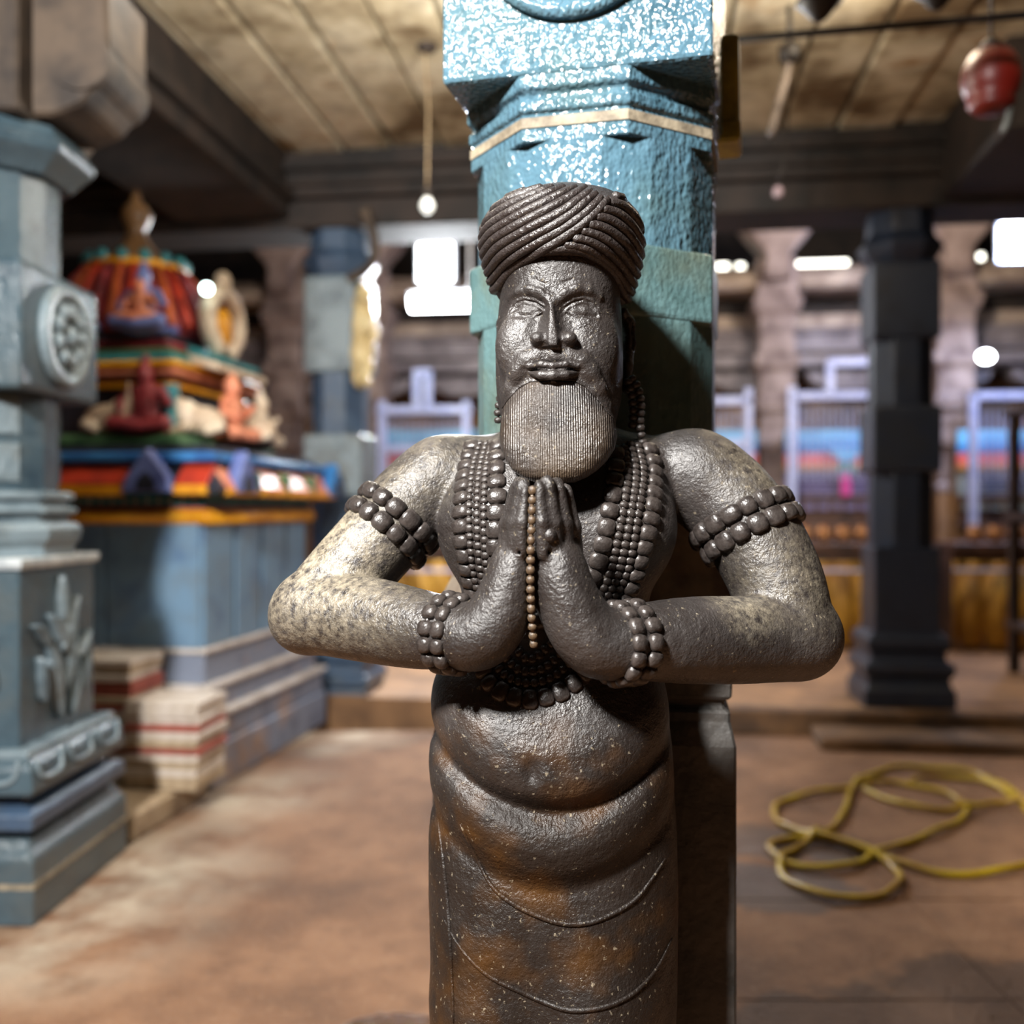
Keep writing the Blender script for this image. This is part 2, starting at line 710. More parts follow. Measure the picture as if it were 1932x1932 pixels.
# raised floor of the far bay, its kerb and a second step on the right
M_STEP = plain('worn_step_stone', rgb(150, 112, 76), rgb(98, 70, 46), 3, .7, .3, 30)
M_STEPFACE = plain('dark_step_face', rgb(104, 74, 44), rgb(58, 40, 26), 4, .75, .3, 30)
far = tag(hall(MB().box(-9, 9, 6.25, 14, -.2, .14).build('floor_far', M_STEP)), None, None, None, 'structure')
tag(hall(MB().box(-.35, 9, 6.12, 6.26, 0, .143).build('trim_1', M_STEPFACE, None, False, .01)), None, None, None, 'structure')
a, b = HP(1548, 1385, 5.75), HP(1990, 1385, 5.75)
tag(hall(MB().box(a.x, 5.5, 5.72, 6.10, 0, .07).build('trim_2', M_STEPFACE, None, False, .01)), None, None, None, 'structure')

# ---- ceiling of stone planks over the near bay, running away from the camera
CZ = 3.60
ceil = tag(hall(MB().box(-9, 9, -4.5, 6.45, CZ + .10, CZ + .3).build('ceiling', M_DARKSTONE)), None, None, None, 'structure')
u = -5.2
while u < 5.6:
    w = random.uniform(.30, .42)
    for v0, v1 in ((1.9, 6.30),):
        p = MB().box(u + .012, u + w - .012, v0, v1, CZ - random.uniform(0, .03), CZ + .12).build('ceiling_plank', M_CEIL, ceil, False, .012)
    u += w

# beam across the end of the near bay, with its mouldings
bm_ = MB().box(-9, 9, 6.28, 6.85, 3.30, CZ + .15)
bm_.box(-9, 9, 6.22, 6.30, 3.46, 3.52)
bm_.box(-9, 9, 6.24, 6.30, 3.36, 3.40)
bm_.box(-9, 9, 6.34, 6.80, 3.12, 3.30)
tag(hall(bm_.build('ceiling_beam', M_BEAM, None, False, .008)), None, None, None, 'structure')
# beam running away from the camera above the left pillars, and one above the statue's pillar row (behind the pillar)
bl = MB().box(-2.98, -2.24, 1.2, 6.3, 3.18, CZ + .1)
bl.box(-3.03, -2.19, 1.2, 6.3, 3.28, 3.36)
tag(hall(bl.build('ceiling_beam', M_BEAM, None, False, .008)), None, None, None, 'structure')
br = MB().box(1.75, 2.4, 5.2, 6.3, 3.15, CZ + .1)
tag(hall(br.build('ceiling_beam', M_BEAM, None, False, .008)), None, None, None, 'structure')

# ---- far bay: its lofty dark back, the cornice wall with mouldings
VB = 10.6


def zback(py, v=VB, px=1600):
    return HP(px, py, v).z


tag(hall(MB().box(-9, 9, 12.4, 12.6, 0, 7).build('wall_back', M_DARKSTONE)), None, None, None, 'structure')
tag(hall(MB().box(-9, 9, 6.3, 12.6, 5.6, 5.8).build('ceiling_far', M_DARKSTONE)), None, None, None, 'structure')
tag(hall(MB().box(-9.2, -9, -4, 12.6, 0, 5.7).build('wall_left', M_DARKSTONE)), None, None, None, 'structure')
tag(hall(MB().box(9, 9.2, -4, 12.6, 0, 5.7).build('wall_right', M_DARKSTONE)), None, None, None, 'structure')
tag(hall(MB().box(-9, 9, -4.2, -4, 0, 3.7).build('wall_rear', M_DARKSTONE)), None, None, None, 'structure')

cw = tag(hall(MB().box(-8, 8, VB + .75, VB + .95, .14, 3.4).build('wall_inner', M_WARMWALL)), None, None, None, 'structure')
# lintel of the far colonnade: bands one above the other, each a stone course
z = zback
for z0, z1, out, m in ((z(556), z(592), .10, M_DARKSTONE), (z(592), z(619), -.02, M_PALE), (z(619), z(628), -.08, M_GREY), (z(628), z(655), -.04, M_GREY), (z(655), z(664), -.09, M_GREY), (z(664), z(690), -.02, M_GREY), (z(690), z(700), .05, M_DARKSTONE)):
    MB().box(-8, 8, VB + out, VB + .7, z1, z0).build('stone_course', m, cw, False, .012)
# the swelling eave above it
prof = [(0, z(556)), (-.34, z(556)), (-.40, z(549)), (-.36, z(530)), (-.22, z(512)), (-.05, z(502)), (.5, z(500)), (.5, z(556))]
e = MB()
e.rings([[(x, VB + a, zz) for a, zz in prof] for x in (-8, 8)])
e.build('eave', M_PALE, cw)
# rounded brackets under the lintel between the pillars
for k in range(-9, 12):
    q = MB()
    q.extrude([(-.42, z(700)), (-.36, z(722)), (-.16, z(736)), (.16, z(736)), (.36, z(722)), (.42, z(700))], VB + .02, VB + .25)
    q.build('corbel', M_GREY, cw, False, .02).location = (k * .98 + .1, 0, 0)

# ================================================================== pillars
def paint(name, base, stain, dark, rough=.3, bump=.7, bscale=42, coat=.25, det=4):
    t = NT(name)
    c = t.ramp(t.noise(5, 6, .6), [(0.30, dark), (0.50, base), (0.72, base)])
    c = t.mix(t.math('MULTIPLY', t.val(t.noise(3.2, 6, .65), .50, .68), .75), c, stain)
    n = t.bump(t.noise(bscale, det, .6, (1, 1, .65)), bump, .009)
    return t.out(c, rough, n, None, .6)


M_TEAL = paint('glossy_teal_paint', rgb(80, 112, 128), rgb(78, 104, 108), rgb(58, 88, 102), .10, .8, 95, 0, 1.2)
M_TEAL2 = paint('worn_teal_paint', rgb(92, 122, 124), rgb(96, 102, 84), rgb(60, 86, 84), .28, .5, 100)
M_CREAM = plain('cream_line_paint', rgb(160, 148, 126), rgb(110, 100, 84), 30, .7, .5)
M_ROUGHST = plain('bare_pillar_stone', rgb(74, 70, 66), rgb(36, 36, 34), 14, .6, .8, 60)
M_BROWNST = plain('brown_bare_stone', rgb(122, 112, 98), rgb(70, 52, 46), 12, .6, .8, 70)

TH = math.radians(14.2)
pil = tag(empty('pillar', (.1557, 1.898, 0), -TH), 'tall teal-painted stone pillar right behind the praying statue', 'pillar')
q = MB().sqstack([(.222, .222, 2.024), (.225, .225, 2.03), (.225, .225, 3.2), (.26, .26, 3.25), (.26, .26, 3.62)])
q.build('capital_block', M_TEAL, pil, False, .006)
# medallion on the front of the block
zc = 2.278
md = MB()
md.rings([[(r * math.cos(2 * PI * k / 48), y, zc + r * math.sin(2 * PI * k / 48)) for k in range(48)] for r, y in ((.172, -.222), (.170, -.240), (.155, -.244), (.145, -.236), (.02, -.238))])
md.build('medallion', M_TEAL, pil, True)
pt = MB()
for k in range(8):
    a = 2 * PI * k / 8
    pt.ball((.05 * math.cos(a), -.236, zc + .05 * math.sin(a)), (.022, .012, .022), 10, 6)
pt.build('medallion_petals', M_TEAL, pil, True)
# eight-sided neck with mouldings, cream line
q = MB().stack([(8, .222, 2.03), (8, .222, 2.004), (8, .212, 1.997), (8, .212, 1.988), (8, .219, 1.984), (8, .219, 1.968), (8, .211, 1.962), (8, .215, 1.957)])
q.build('neck_moulding', M_TEAL, pil, False, .002)
MB().stack([(8, .2165, 1.957), (8, .2165, 1.940)]).build('painted_line', M_CREAM, pil)
MB().stack([(8, .215, 1.940), (8, .215, 1.917)]).build('neck', M_TEAL, pil, False, .002)
MB().stack([(16, .2148, 1.93), (16, .2148, 1.70)]).build('upper_shaft', M_TEAL, pil, False, .002)
MB().stack([(8, .216, 1.742), (8, .2175, 1.736), (8, .2175, 1.630), (8, .2155, 1.622)]).build('shaft_band', M_TEAL2, pil, False, .003)
MB().stack([(16, .2148, 1.70), (16, .2148, 1.30)]).build('lower_shaft', M_TEAL2, pil, False, .002)
MB().stack([(8, .2148, 1.32), (8, .220, 1.27), (8, .240, 1.20), (8, .262, 1.155), (8, .266, 1.10), (8, .245, 1.07), (8, .240, 1.03)]).build('flared_foot', M_BROWNST, pil, False, .004)
fb = MB().sqstack([(.245, .245, 0), (.245, .245, .93), (.238, .238, .960), (.236, .236, .968), (.236, .236, .985), (.226, .226, .988), (.226, .226, 1.000), (.238, .238, 1.004), (.240, .240, 1.045)])
o = fb.build('base_block', M_ROUGHST, pil, False, .004)
o.rotation_euler.z = TH - math.radians(9.0)
o.location = (-.004, -.012, 0)
# yellow plastic trunking box fixed on the far right side of the pillar
M_YEL = plain('faded_yellow_paint', rgb(172, 158, 62), rgb(120, 112, 52), 16, .5, .2)
yb = tag(empty('junction_box', tuple(W(1372, 190, 2.02)), -TH), 'faded yellow box fixed to the right flank of the pillar', 'box')
MB().box(-.026, .024, -.05, .05, -.075, .11).build('box_body', M_YEL, yb, False, .006)
MB().box(-.026, .027, -.054, .054, -.098, -.055).build('box_lid', M_YEL, yb, False, .006)

# ---- blue-grey pillars
M_BLUE = paint('blue_grey_paint', rgb(70, 88, 98), rgb(84, 92, 94), rgb(48, 66, 78), .27, .6, 60)
M_BLUEDK = paint('deep_blue_paint', rgb(64, 84, 108), rgb(84, 92, 98), rgb(44, 60, 82), .38, .4, 40)
M_SILVER = paint('silvery_blue_paint', rgb(120, 136, 144), rgb(98, 100, 96), rgb(74, 90, 100), .26, .8, 60)
M_WHITEL = plain('white_line_paint', rgb(206, 212, 214), rgb(160, 170, 176), 20, .45)


def leaf_relief(mb, cx, cz, L, w, ang, y, proud=.02):
    """a carved leaf lying on a face (x across, z up) at depth y"""
    n = 9
    rs = []
    for i in range(n):
        s_ = i / (n - 1)
        ww = w * math.sin(PI * min(1, s_ * 1.02)) ** .8 * (1 - .4 * s_) + .001
        bx, bz = s_ * L + 0, .12 * L * math.sin(PI * s_)
        ring = []
        for k in range(7):
            a = PI * k / 6
            ox, oy = ww * math.cos(a), -proud * math.sin(a)
            X, Z = bz + ox, bx
            ring.append((cx + X * math.cos(ang) - Z * math.sin(ang), y + oy, cz + X * math.sin(ang) + Z * math.cos(ang)))
        rs.append(ring)
    mb.rings(rs, True, True)


# the near left pillar
lp = tag(empty('pillar', (-1.86, 3.58, 0), -.02), 'blue-grey carved pillar at the left edge with silvery leaf reliefs', 'pillar')
Hh = .30
MB().sqstack([(.37, .37, 0), (.37, .37, .205), (.362, .362, .222), (.35, .35, .232), (.335, .335, .265)]).build('base_block', M_BLUE, lp, False, .006)
MB().sqstack([(.373, .373, .118), (.373, .373, .134)]).build('painted_line', M_CREAM, lp)
MB().sqstack([(.30, .30, .26), (.30, .30, .285), (.355, .355, .292), (.365, .365, .30), (.365, .365, .345), (.34, .34, .358), (.30, .30, .365), (.29, .29, .40)]).build('base_moulding', M_BLUEDK, lp, False, .005)
MB().sqstack([(.29, .29, .385), (.36, .36, .405), (.365, .365, .42), (.355, .355, .49), (.325, .325, .525)]).build('lotus_moulding', M_BLUE, lp, False, .005)
for s_ in range(4):
    for k in range(3):
        x0 = -.23 + .23 * k
        pts = [(x0 - .085, 0, .515), (x0 - .08, -.006, .475), (x0 - .05, -.012, .448), (x0 + .05, -.012, .448), (x0 + .08, -.006, .475), (x0 + .085, 0, .515)]
        p = MB().tube([(x, -.352 + y, zz) for x, y, zz in spline(pts, 4)], .009, 6).build('petal_rim', M_SILVER, lp, True)
        p.rotation_euler.z = s_ * PI / 2
MB().sqstack([(.335, .335, .515), (.335, .335, .540)]).build('lotus_rim', M_SILVER, lp, False, .004)
MB().sqstack([(.28, .28, .53), (.28, .28, 1.125)]).build('carved_block', M_BLUE, lp, False, .006)
MB().sqstack([(.29, .29, 1.115), (.295, .295, 1.13), (.295, .295, 1.145), (.285, .285, 1.15)]).build('block_rim', M_WHITEL, lp)
for s_ in (0, 1):
    r = MB()
    for cx, cz, L, w, an in ((-.02, .58, .24, .045, .4), (.06, .58, .2, .04, -.2), (-.02, .68, .22, .045, .5), (.0, .68, .24, .05, -.35), (.03, .80, .20, .045, .7), (-.02, .82, .22, .05, -.6), (.0, .92, .16, .045, .1), (-.14, .66, .16, .035, .2), (.14, .66, .18, .035, -.3), (.10, .78, .14, .03, -.9), (-.10, .84, .14, .03, .9)):
        leaf_relief(r, cx, cz, L, w, an, -.28, .028)
    o = r.build('leaf_relief', M_SILVER, lp, True)
    o.rotation_euler.z = s_ * PI / 2
# pot-shaped mouldings, eight-sided shaft, block with medallion, upper shaft, flared top
q = MB().stack([(8, .285, 1.15), (8, .28, 1.18), (8, .30, 1.205), (8, .305, 1.24), (8, .29, 1.262), (8, .262, 1.27), (8, .262, 1.285), (8, .29, 1.297), (8, .29, 1.312), (8, .262, 1.322), (8, .262, 1.335), (8, .282, 1.345), (8, .282, 1.362), (8, .262, 1.372)])
q.build('pot_moulding', M_SILVER, lp, False, .003)
MB().stack([(16, .25, 1.36), (16, .25, 1.72)]).build('lower_shaft', M_BLUE, lp, False, .003)
for k in range(4):
    a = k * PI / 2 + PI / 4
    for zz in (1.40, 1.56):
        o = MB().box(-.05, .05, -.258, -.244, zz, zz + .13).build('shaft_panel', M_SILVER if k == 0 else M_BLUE, lp, False, .004)
        o.rotation_euler.z = a
MB().sqstack([(.285, .285, 1.70), (.29, .29, 1.72), (.29, .29, 2.10), (.28, .28, 2.12)]).build('medallion_block', M_BLUE, lp, False, .006)
for s_ in (0, 1):
    m = MB()
    m.rings([[(r_ * math.cos(2 * PI * k / 32), y, 1.91 + r_ * math.sin(2 * PI * k / 32)) for k in range(32)] for r_, y in ((.18, -.288), (.175, -.318), (.145, -.322), (.135, -.305), (.02, -.305))])
    for k in range(9):
        a = 2 * PI * k / 9
        m.ball((.085 * math.cos(a), -.31, 1.91 + .085 * math.sin(a)), (.035, .026, .035), 10, 6)
    m.ball((0, -.31, 1.91), (.042, .034, .042), 10, 6)
    o = m.build('medallion', M_SILVER, lp, True)
    o.rotation_euler.z = s_ * PI / 2
MB().stack([(16, .255, 2.11), (16, .255, 2.46)]).build('upper_shaft', M_BLUE, lp, False, .003)
MB().stack([(8, .275, 2.44), (8, .30, 2.47), (8, .34, 2.51), (8, .35, 2.54), (8, .33, 2.56), (8, .31, 2.60)]).build('flared_top', M_BLUE, lp, False, .004)
# its unpainted bracket capital
M_BRK = plain('bare_bracket_stone', rgb(84, 70, 57), rgb(40, 32, 27), 5, .7, .5, 30)
MB().sqstack([(.27, .27, 2.60), (.27, .27, 3.10)]).build('bracket_core', M_BRK, lp, False, .01)
for s_ in range(4):
    prof = [(.2, 2.62), (.34, 2.62), (.44, 2.66), (.50, 2.74), (.525, 2.86), (.52, 2.96), (.52, 3.10), (.2, 3.10)]
    o = MB().extrude([(-x_, z_) for x_, z_ in prof], -.17, .17, 'y').build('bracket_arm', M_BRK, lp, False, .012)
    o.rotation_euler.z = s_ * PI / 2
    b2 = MB().tube([(-.43, -.18, 2.80), (-.43, .18, 2.80)], .10, 20).build('bracket_roll', M_BRK, lp, False)
    b2.rotation_euler.z = s_ * PI / 2


def far_pillar(loc, rz, w, top, label, m_face, m_hi, brk=None, lions=True):
    p = tag(empty('pillar', loc, rz), label, 'pillar')
    z0 = 0
    MB().sqstack([(w * 1.38, w * 1.38, z0), (w * 1.38, w * 1.38, .10), (w * 1.28, w * 1.28, .12), (w * 1.22, w * 1.22, .17), (w * 1.36, w * 1.36, .20), (w * 1.36, w * 1.36, .25), (w * 1.15, w * 1.15, .28), (w * 1.12, w * 1.12, .32),
                  (w * 1.25, w * 1.25, .35), (w * 1.25, w * 1.25, .40), (w * 1.05, w * 1.05, .44)]).build('base', m_face, p, False, .006)
    MB().sqstack([(w, w, .42), (w, w, .95)]).build('lower_block', m_face, p, False, .008)
    MB().stack([(8, w * .93, .94), (8, w * .93, 1.42)]).build('lower_shaft', m_face, p, False, .004)
    MB().sqstack([(w, w, 1.40), (w * 1.04, w * 1.04, 1.42), (w * 1.04, w * 1.04, 1.78), (w, w, 1.80)]).build('middle_block', m_hi, p, False, .008)
    MB().stack([(8, w * .93, 1.78), (8, w * .93, 2.22)]).build('upper_shaft', m_face, p, False, .004)
    MB().sqstack([(w * .98, w * .98, 2.20), (w * 1.02, w * 1.02, 2.22), (w * 1.02, w * 1.02, top - .35), (w * .96, w * .96, top - .33)]).build('upper_block', m_hi, p, False, .008)
    MB().stack([(8, w * .9, top - .35), (8, w * 1.15, top - .27), (8, w * 1.25, top - .22), (8, w * 1.0, top - .16), (8, w * .95, top)]).build('flared_top', m_face, p, False, .006)
    return p


bp = on_floor(634, 1356)
slim = far_pillar((bp.x - .02, bp.y + .30, 0), -YAW, .185, 3.15, 'slim blue pillar at the back corner of the painted shrine', M_BLUEDK, M_SILVER)
M_BLUESHADE = paint('shaded_blue_paint', rgb(30, 40, 58), rgb(40, 44, 52), rgb(18, 26, 42), .4, .4, 40)  # blue paint with the pillar's shade put into its colour
dp = HP(1697, 1345, 6.55)
dpw = hall_to_world((dp.x, dp.y, .14))
far_pillar((dpw.x, dpw.y, .14), -YAW, .19, 3.0, 'dark blue pillar standing in shade on the raised floor at right', M_BLUESHADE, M_BLUESHADE)

# cream rearing-beast bracket on the blue pillar's lit side
M_BEAST = plain('cream_beast_paint', rgb(226, 210, 164), rgb(180, 156, 104), 12, .5, .3, 40)
Cb = Carve((-.12, -.16, -.34), (.16, .12, .34), .009)
Cb.chain([(-.02, 0, -.28), (-.01, 0, -.12), (.02, -.02, .05), (.01, -.02, .17)], [.055, .07, .075, .06], .03)
Cb.chain([(.01, -.02, .18), (.05, -.07, .22), (.08, -.10, .20)], [.062, .05, .035], .02)
Cb.chain([(.03, -.04, .08), (.09, -.09, .06), (.10, -.11, .0)], [.035, .028, .022], .015)
Cb.chain([(.03, .03, .05), (.08, .0, .01), (.10, -.02, -.04)], [.035, .028, .022], .015)
Cb.chain([(-.01, 0, -.18), (.06, -.05, -.20), (.05, -.06, -.29), (.09, -.09, -.31)], [.045, .04, .03, .028], .02)
Cb.chain([(-.02, .02, .24), (-.06, .03, .28), (-.05, .02, .32)], [.03, .025, .015], .015)
Cb.chain([(.04, -.09, .245), (.09, -.12, .30)], [.018, .01], .01)
beast = add_obj('beast_bracket', Cb.mesh('beast_bracket'), M_BEAST, slim)
beast['label'] = 'cream painted rearing beast'
beast.location = (.20, -.17, W(686, 632, 6.6).z)
beast.rotation_euler.z = -.3
beast.scale = (1, 1, 1.05)
# curled pendant under the beam beside it
cu = [W(px, py, 6.36) for px, py in ((688, 398), (704, 440), (706, 485), (694, 505), (675, 518), (655, 528))]
tag(MB().tube(spline(cu, 5), [.05, .035, .03, .03, .03, .03] + [.03] * 19 + [.02], 8).build('curled_pendant', M_BRK, None, True), 'curled bare stone pendant hanging under the dark beam', 'carving')

# ---- pillars of the far colonnade
M_COL = plain('colonnade_stone', rgb(150, 132, 124), rgb(96, 78, 72), 5, .65, .4, 30)
for px, lab in ((1462, 'pale stone colonnade pillar between the statue pillar and the dark blue pillar'), (1795, 'pale stone colonnade pillar right of the dark blue pillar'), (702, 'pale stone colonnade pillar just right of the slim blue pillar'), (545, 'pale stone colonnade pillar behind the painted shrine')):
    p = HP(px, 900, VB - .25)
    w_ = hall_to_world((p.x, VB - .25, .14))
    cp = tag(empty('colonnade_pillar', tuple(w_), -YAW), lab, 'pillar', 'colonnade pillars at the back')
    MB().sqstack([(.24, .24, 0), (.24, .24, .14), (.19, .19, .18), (.19, .19, .23), (.22, .22, .26), (.22, .22, .33), (.175, .175, .37), (.175, .175, 1.35)]).build('lower_shaft', plain('brown_worn_stone', rgb(150, 112, 74), rgb(108, 78, 50), 4, .7, .3, 30), cp, False, .008)
    MB().sqstack([(.185, .185, 1.35), (.185, .185, 1.42), (.15, .15, 1.45), (.15, .15, 1.75), (.19, .19, 1.80), (.19, .19, 1.90), (.16, .16, 1.94), (.16, .16, 2.10), (.20, .20, 2.16), (.20, .20, 2.26), (.17, .17, 2.30), (.17, .17, 2.52), (.21, .21, 2.58), (.21, .21, 2.70)]).build('upper_shaft', M_COL, cp, False, .01)
    MB().sqstack([(.17, .17, 2.70), (.17, .17, 3.05), (.22, .22, 3.12), (.24, .24, 3.22), (.19, .19, 3.30), (.19, .19, 3.62)]).build('capital', M_COL, cp, False, .01)
    # flaring figure bracket above the eave
    fbk = MB()
    fbk.rings([[(-a, -.30, z_), (a, -.30, z_), (a, .1, z_), (-a, .1, z_)] for a, z_ in ((.14, 3.40), (.13, 3.56), (.12, 3.64), (.19, 3.74), (.30, 3.86), (.36, 3.95), (.38, 4.05))])
    fbk.build('figure_bracket', M_COL, cp, False, .02)

# ================================================================== the painted shrine
sh = tag(empty('shrine', tuple(on_floor(398, 1478) + Vector((-.64, .77, 0))), -.155), 'brightly painted miniature temple shrine on a blue plinth', 'shrine')
P_ = lambda n, a, b=None, r=.45: plain(n, a, b, 10, r, .15, 60)
S_BLUE = paint('shrine_blue_paint', rgb(112, 144, 172), rgb(110, 124, 134), rgb(88, 116, 150), .42, .2, 30, .1)
S_PLINTH = paint('shrine_plinth_paint', rgb(126, 136, 156), rgb(176, 138, 98), rgb(98, 104, 122), .6, .3, 30, 0)
S_WHITE = P_('shrine_white_line', rgb(214, 208, 204), rgb(176, 166, 156))
S_YEL = P_('shrine_yellow', rgb(236, 168, 34), rgb(206, 134, 20))
S_RED = P_('shrine_red', rgb(196, 62, 38), rgb(150, 46, 34))
S_TEALP = P_('shrine_teal', rgb(56, 138, 146), rgb(36, 104, 116))
S_CYAN = P_('shrine_bright_blue', rgb(58, 130, 196), rgb(38, 92, 160))
S_PINK = P_('shrine_salmon', rgb(228, 152, 118), rgb(196, 112, 84))
S_GREEN = P_('shrine_green', rgb(92, 132, 92), rgb(58, 94, 66))
S_DARK = P_('shrine_dark', rgb(46, 50, 62), rgb(28, 30, 40))
S_MAG = P_('shrine_magenta', rgb(132, 44, 104), rgb(92, 32, 80))
S_MAROON = P_('shrine_maroon', rgb(152, 58, 62), rgb(108, 38, 46))
S_CREAM = P_('shrine_cream', rgb(222, 206, 184), rgb(180, 156, 132))
S_ORANGE = P_('shrine_orange', rgb(204, 98, 48), rgb(160, 70, 34))
S_LAV = P_('shrine_lavender', rgb(112, 128, 188), rgb(80, 92, 150))
A, Dp = .72, .69                                         # half width, half depth of the blue body
for e_, z0, z1 in ((.10, 0, .20), (.085, .20, .33), (.05, .345, .46), (.02, .475, .63)):
    MB().sqstack([(A + e_, Dp + e_, z0), (A + e_, Dp + e_, z1)]).build('plinth_course', S_PLINTH, sh, False, .01)
for e_, z0, z1 in ((.105, .325, .35), (.07, .455, .48), (.035, .625, .65)):
    MB().sqstack([(A + e_, Dp + e_, z0), (A + e_, Dp + e_, z1)]).build('plinth_line', S_WHITE, sh, False, .006)
MB().sqstack([(A - .03, Dp - .03, .60), (A - .03, Dp - .03, 1.27)]).build('wall', S_BLUE, sh)
for k in range(4):                                       # pilaster slabs with open joints
    y0 = -Dp + k * (2 * Dp) / 4
    for sx in (-1, 1):
        MB().box(sx * A - .035, sx * A + .012, y0 + (.018 if k else 0), y0 + 2 * Dp / 4 - .018, .65, 1.255).build('wall_panel', S_BLUE, sh, False, .008)
for k in range(3):
    x0 = -A + k * 2 * A / 3
    for sy in (-1, 1):
        MB().box(x0 + .004, x0 + 2 * A / 3 - .004, sy * Dp - .03, sy * Dp + .012, .65, 1.255).build('wall_panel', S_BLUE, sh, False, .006)
q = MB()
for sx in (-1, 1):
    q.tube([(sx * (A + .02), -Dp - .03, 1.277), (sx * (A + .02), Dp + .03, 1.277)], .036, 10)
    q.tube([(-A - .03, sx * (Dp + .02), 1.277), (A + .03, sx * (Dp + .02), 1.277)], .036, 10)
q.build('yellow_roll', S_YEL, sh, True)
MB().sqstack([(A + .03, Dp + .03, 1.305), (A + .03, Dp + .03, 1.322)]).build('red_line', S_RED, sh)
MB().sqstack([(A + .02, Dp + .02, 1.322), (A + .02, Dp + .02, 1.385)]).build('teal_band', S_TEALP, sh)
for k in range(24):
    o = MB().ball((-A + .03 + k * (2 * A - .06) / 23, -Dp - .02, 1.352), (.014, .008, .016), 8, 5).build('dot', S_WHITE, sh, True)
# sloping eave in panels between ribs
MB().sqstack([(A + .15, Dp + .15, 1.385), (A + .155, Dp + .155, 1.41), (A + .11, Dp + .11, 1.47), (A + .055, Dp + .055, 1.53)]).build('eave', S_DARK, sh)
for sx in (-1, 1):
    for k in range(4):
        y0, y1 = -Dp - .10 + k * (2 * Dp + .2) / 4 + .035, -Dp - .10 + (k + 1) * (2 * Dp + .2) / 4 - .035
        MB().rings([[(sx * (A + a), y0, zz), (sx * (A + a), y1, zz), (sx * (A + a - .04), y1, zz - .01), (sx * (A + a - .04), y0, zz - .01)] for a, zz in ((.168, 1.40), (.168, 1.418), (.124, 1.475), (.075, 1.525))]).build('eave_panel', S_PINK, sh, False, .005)
        MB().rings([[(sx * (A + a), y0, zz), (sx * (A + a), y1, zz), (sx * (A + a - .04), y1, zz - .01), (sx * (A + a - .04), y0, zz - .01)] for a, zz in ((.174, 1.385), (.174, 1.412))]).build('eave_edge', S_YEL, sh)
        MB().box(min(sx * (A + .05), sx * (A + .17)), max(sx * (A + .05), sx * (A + .17)), y1 + .012, y1 + .058, 1.40, 1.50).build('eave_rib', S_GREEN, sh, False, .01)
for sy in (-1, 1):
    for a0, a1 in ((-A - .1, -.36), (-.14, .40), (.66, A + .1)):
        MB().rings([[(a0, sy * (Dp + a), zz), (a1, sy * (Dp + a), zz), (a1, sy * (Dp + a - .04), zz - .01), (a0, sy * (Dp + a - .04), zz - .01)] for a, zz in ((.168, 1.425), (.160, 1.438), (.122, 1.475), (.075, 1.525))]).build('eave_panel', S_RED, sh, False, .005)
        MB().rings([[(a0, sy * (Dp + a), zz), (a1, sy * (Dp + a), zz), (a1, sy * (Dp + a - .04), zz - .01), (a0, sy * (Dp + a - .04), zz - .01)] for a, zz in ((.174, 1.385), (.174, 1.425))]).build('eave_edge', S_YEL, sh)
# gable niches on the eave
for x0, y0, rz, m in ((.53, -Dp - .16, 0, S_LAV), (-.25, -Dp - .16, 0, S_GREEN), (A + .16, -Dp + .12, PI / 2, S_LAV), (A + .16, Dp + .08, PI / 2, S_CYAN)):
    g = MB().extrude([(-.13, 1.39), (.13, 1.39), (.10, 1.47), (.055, 1.53), (.0, 1.60), (-.055, 1.53), (-.10, 1.47)], -.02, .05)
    o = g.build('gable', m, sh, False, .008)
    o.location = (x0, y0, 0)
    o.rotation_euler.z = rz
    n_ = MB().extrude([(-.05, 1.40), (.05, 1.40), (.04, 1.45), (0, 1.49), (-.04, 1.45)], -.028, -.015).build('niche', S_DARK, sh)
    n_.location = (x0, y0, 0)
    n_.rotation_euler.z = rz
MB().sqstack([(A + .09, Dp + .09, 1.53), (A + .12, Dp + .12, 1.54), (A + .12, Dp + .12, 1.575), (A + .08, Dp + .08, 1.585)]).build('roof_rim', S_CYAN, sh, False, .006)
MB().sqstack([(A + .05, Dp + .05, 1.575), (A + .03, Dp + .03, 1.62)]).build('terrace', S_DARK, sh)
MB().sqstack([(.52, .56, 1.60), (.56, .60, 1.63), (.56, .60, 1.67), (.52, .56, 1.69)]).build('green_platform', S_GREEN, sh, False, .008)
# upper storey: dark cell, teal posts, painted cornices
MB().sqstack([(.40, .42, 1.68), (.40, .42, 1.93)]).build('cell', S_DARK, sh)
for x0 in (-.44, .44):
    for y0 in (-.46, .46):
        MB().lathe([(.045, 0), (.045, .03), (.03, .05), (.03, .18), (.045, .21), (.045, .26)], (x0, y0, 1.68), 10).build('post', S_TEALP, sh, True)
for e_, z0, z1, m in ((.46, 1.93, 1.965, S_YEL), (.45, 1.965, 1.99, S_MAG), (.50, 1.99, 2.03, S_PINK), (.52, 2.03, 2.06, S_YEL), (.48, 2.06, 2.10, S_TEALP), (.46, 2.10, 2.13, S_GREEN), (.42, 2.13, 2.18, S_MAROON), (.40, 2.18, 2.22, S_DARK)):
    MB().sqstack([(e_, e_ + .02, z0), (e_ - .02, e_, z1)]).build('cornice_band', m, sh, False, .006)
